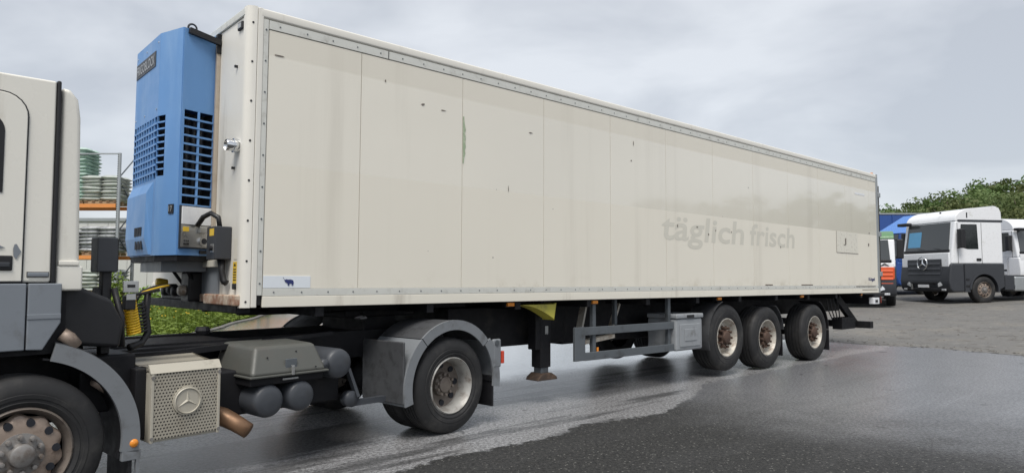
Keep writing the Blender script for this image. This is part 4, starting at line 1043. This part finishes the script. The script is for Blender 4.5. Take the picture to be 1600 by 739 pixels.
for (px,py,Y,v,sx) in ((1392,322,72,0,1),(1412,316,78,1,1.1),(1352,330,75,1,1),(1438,312,70,0,1),(1459,300,66,3,.8),(1480,303,74,0,1.2),(1502,296,80,4,1.1),(1524,287,84,1,1.2),(1546,282,90,0,1.2),(1566,280,92,2,1.2),(1588,275,96,1,1.2),(1612,274,98,0,1.2),(1640,280,100,4,1.2),(1668,284,95,1,1.2),
   (1512,308,62,2,1.2),(1545,302,66,4,1.1),(1575,304,64,2,1.2),(1602,300,60,4,1.2),(1630,310,64,2,1.2),(1428,326,58,4,1),(1470,326,60,2,1),(1385,330,62,4,1.),(1535,330,52,0,1.),(1592,326,50,4,1.1),(1650,318,58,0,1.2)):
    x,zt=ptz(px,py,Y); z0=max(1.0,zt-11.); tree(v,x,Y,z0-.3,zt-z0+.5,('dense dark green tree','tall green tree','olive green bushy tree','sparse tree with gaps in its crown','broad olive tree')[v]+' on the slope behind the parked trucks',rng.uniform(0,6),sx,G1)
# slope they stand on
m=MB(); xs=[20+i*6 for i in range(22)]; ys=[46+j*6 for j in range(20)]
for y in ys:
    for x in xs: m.v.append((x,y,zg(x,y)-.3+max(0,(y-46))*.10*sst(25,70,x)+.4*math.sin(x*.3+y*.2)))
for j in range(len(ys)-1):
    for i in range(len(xs)-1): a=j*len(xs)+i; m.f.append((a,a+1,a+1+len(xs),a+len(xs)))
o=m.build('hillside','grassm',smooth=True); o['kind']='structure'
# tree line along the right-hand side of the yard (seen mirrored in the glossy band)
G2='trees lining the far right side of the yard'
for k in range(19):
    y=-6+k*3.1+rng.uniform(-1,1); x=54-k*.5+rng.uniform(-4,4)
    tree(k%5,x,y,zg(x,y)-.2,rng.uniform(5.0,7.0)+(1.6 if k>7 else 0)*rng.random()+(.6 if k>6 else -1.0),'leafy tree in the row lining the right side of the yard',rng.uniform(0,6),1.1,G2)
# far hedge row on the left horizon
G3='trees far behind the access road'
for k in range(12):
    x=-60+k*7+rng.uniform(-2,2); tree(k%5,x,110+rng.uniform(-8,8),0,rng.uniform(6,8),'leafy tree far behind the warehouse and access road',rng.uniform(0,6),1.3,G3)
# weeds on the verge left of the road
def verge():
    rng=random.Random(5); m=MB()
    def edge(y): return -8.0-(y-15)*.158+.07*math.sin(y*1.3)
    xs=[-40+ i*1.5 for i in range(24)]
    b=MB(); rows=[]
    for y in [14+k*1.2 for k in range(24)]:
        e=edge(y); rows.append([(e+.0,y,.006),(e-.35,y,.07),(e-1.5,y,.16),(e-4,y,.2),(e-16,y,.2)])
    for i in range(len(rows)-1):
        for j in range(4): b.poly([rows[i][j],rows[i+1][j],rows[i+1][j+1],rows[i][j+1]])
    o=b.build('verge','grassm',smooth=True); o['kind']='structure'
    for k in range(30000):
        y=rng.uniform(14.5,40); u=rng.random()**1.6*9; e=edge(y)-u-.05; x=e
        tall=min(1,.25+u*.5); hgt=rng.uniform(.12,.5)*tall*(1.7 if math.sin(x*1.7)+math.sin(y*1.1+x)>.6 else 1)
        a=rng.uniform(0,2*PI); w=rng.uniform(.012,.03); z=.02+min(.15,u*.08)
        lean=rng.uniform(.05,.4)*hgt; c,s=math.cos(a),math.sin(a)
        m.poly([(x-s*w,y+c*w,z),(x+s*w,y-c*w,z),(x+c*lean,y+s*lean,z+hgt)])
        if k%2==0:   # broad leaf
            q=hgt*rng.uniform(.5,1); r=rng.uniform(.03,.07); px,py,pz=x+c*lean*.6,y+s*lean*.6,z+q
            m.poly([(px-s*r,py+c*r,pz),(px+c*r*1.6,py+s*r*1.6,pz+r*.5),(px+s*r,py-c*r,pz+.01),(px-c*r*.6,py-s*r*.6,pz-.01)])
    o=m.build('verge_weeds','grassm'); tag(o,'green grass and weeds on the verge beside the road','weeds',kind='stuff')
    m=MB()
    for k in range(150):
        y=rng.uniform(15,30); u=.4+rng.random()*4; x=edge(y)-u; z=.3+rng.uniform(0,.35); r=.013
        m.box(x-r,x+r,y-r,y+r,z-r,z+r)
    o=m.build('yellow_flowers','label'); tag(o,'small yellow flowers dotted over the green verge','flowers',kind='stuff')
    m=MB()
    for y in [14+k*1.0 for k in range(27)]:
        e=edge(y)+.02; e2=edge(y+1)+.02; m.add([(e,y,.004),(e+.12,y,.004),(e2+.12,y+1,.004),(e2,y+1,.004),(e,y,.05),(e+.12,y,.03),(e2+.12,y+1,.03),(e2,y+1,.05)],[(4,5,6,7),(1,2,6,5),(0,1,5,4)])
    o=m.build('kerb','gravel'); o['kind']='structure'
verge()
# a few bushes behind the verge
def bush(x,y,h,w,label):
    T=thing('bush',label,'bush',Matrix.Translation((x,y,.1)))
    rng=random.Random(int(x*10)); m=MB()
    for k in range(1500):
        a=rng.uniform(0,2*PI); b=math.acos(rng.uniform(-.2,1)); r=rng.uniform(.55,1)
        p=Vector((math.sin(b)*math.cos(a)*w*r,math.sin(b)*math.sin(a)*w*r,math.cos(b)*h*r+.05)); t=Vector((rng.uniform(-1,1),rng.uniform(-1,1),rng.uniform(-1,1))).normalized(); t2=t.cross(p.normalized()).normalized(); s=rng.uniform(.04,.09)
        m.poly([p-t*s,p-t2*s*.6,p+t*s,p+t2*s*.6])
    m.build('foliage','grassm',T); MB().tube([(0,0,-.1),(0,0,h*.6)],.03,6).build('stem','bark',T)
bush(-13.0,22.6,1.6,.7,'light green bush beside the mesh fence'); bush(-13.2,25.2,1.1,.9,'low bush under the lower pallet rack'); bush(-11.2,24.,.7,.8,'rounded weed bush on the verge')
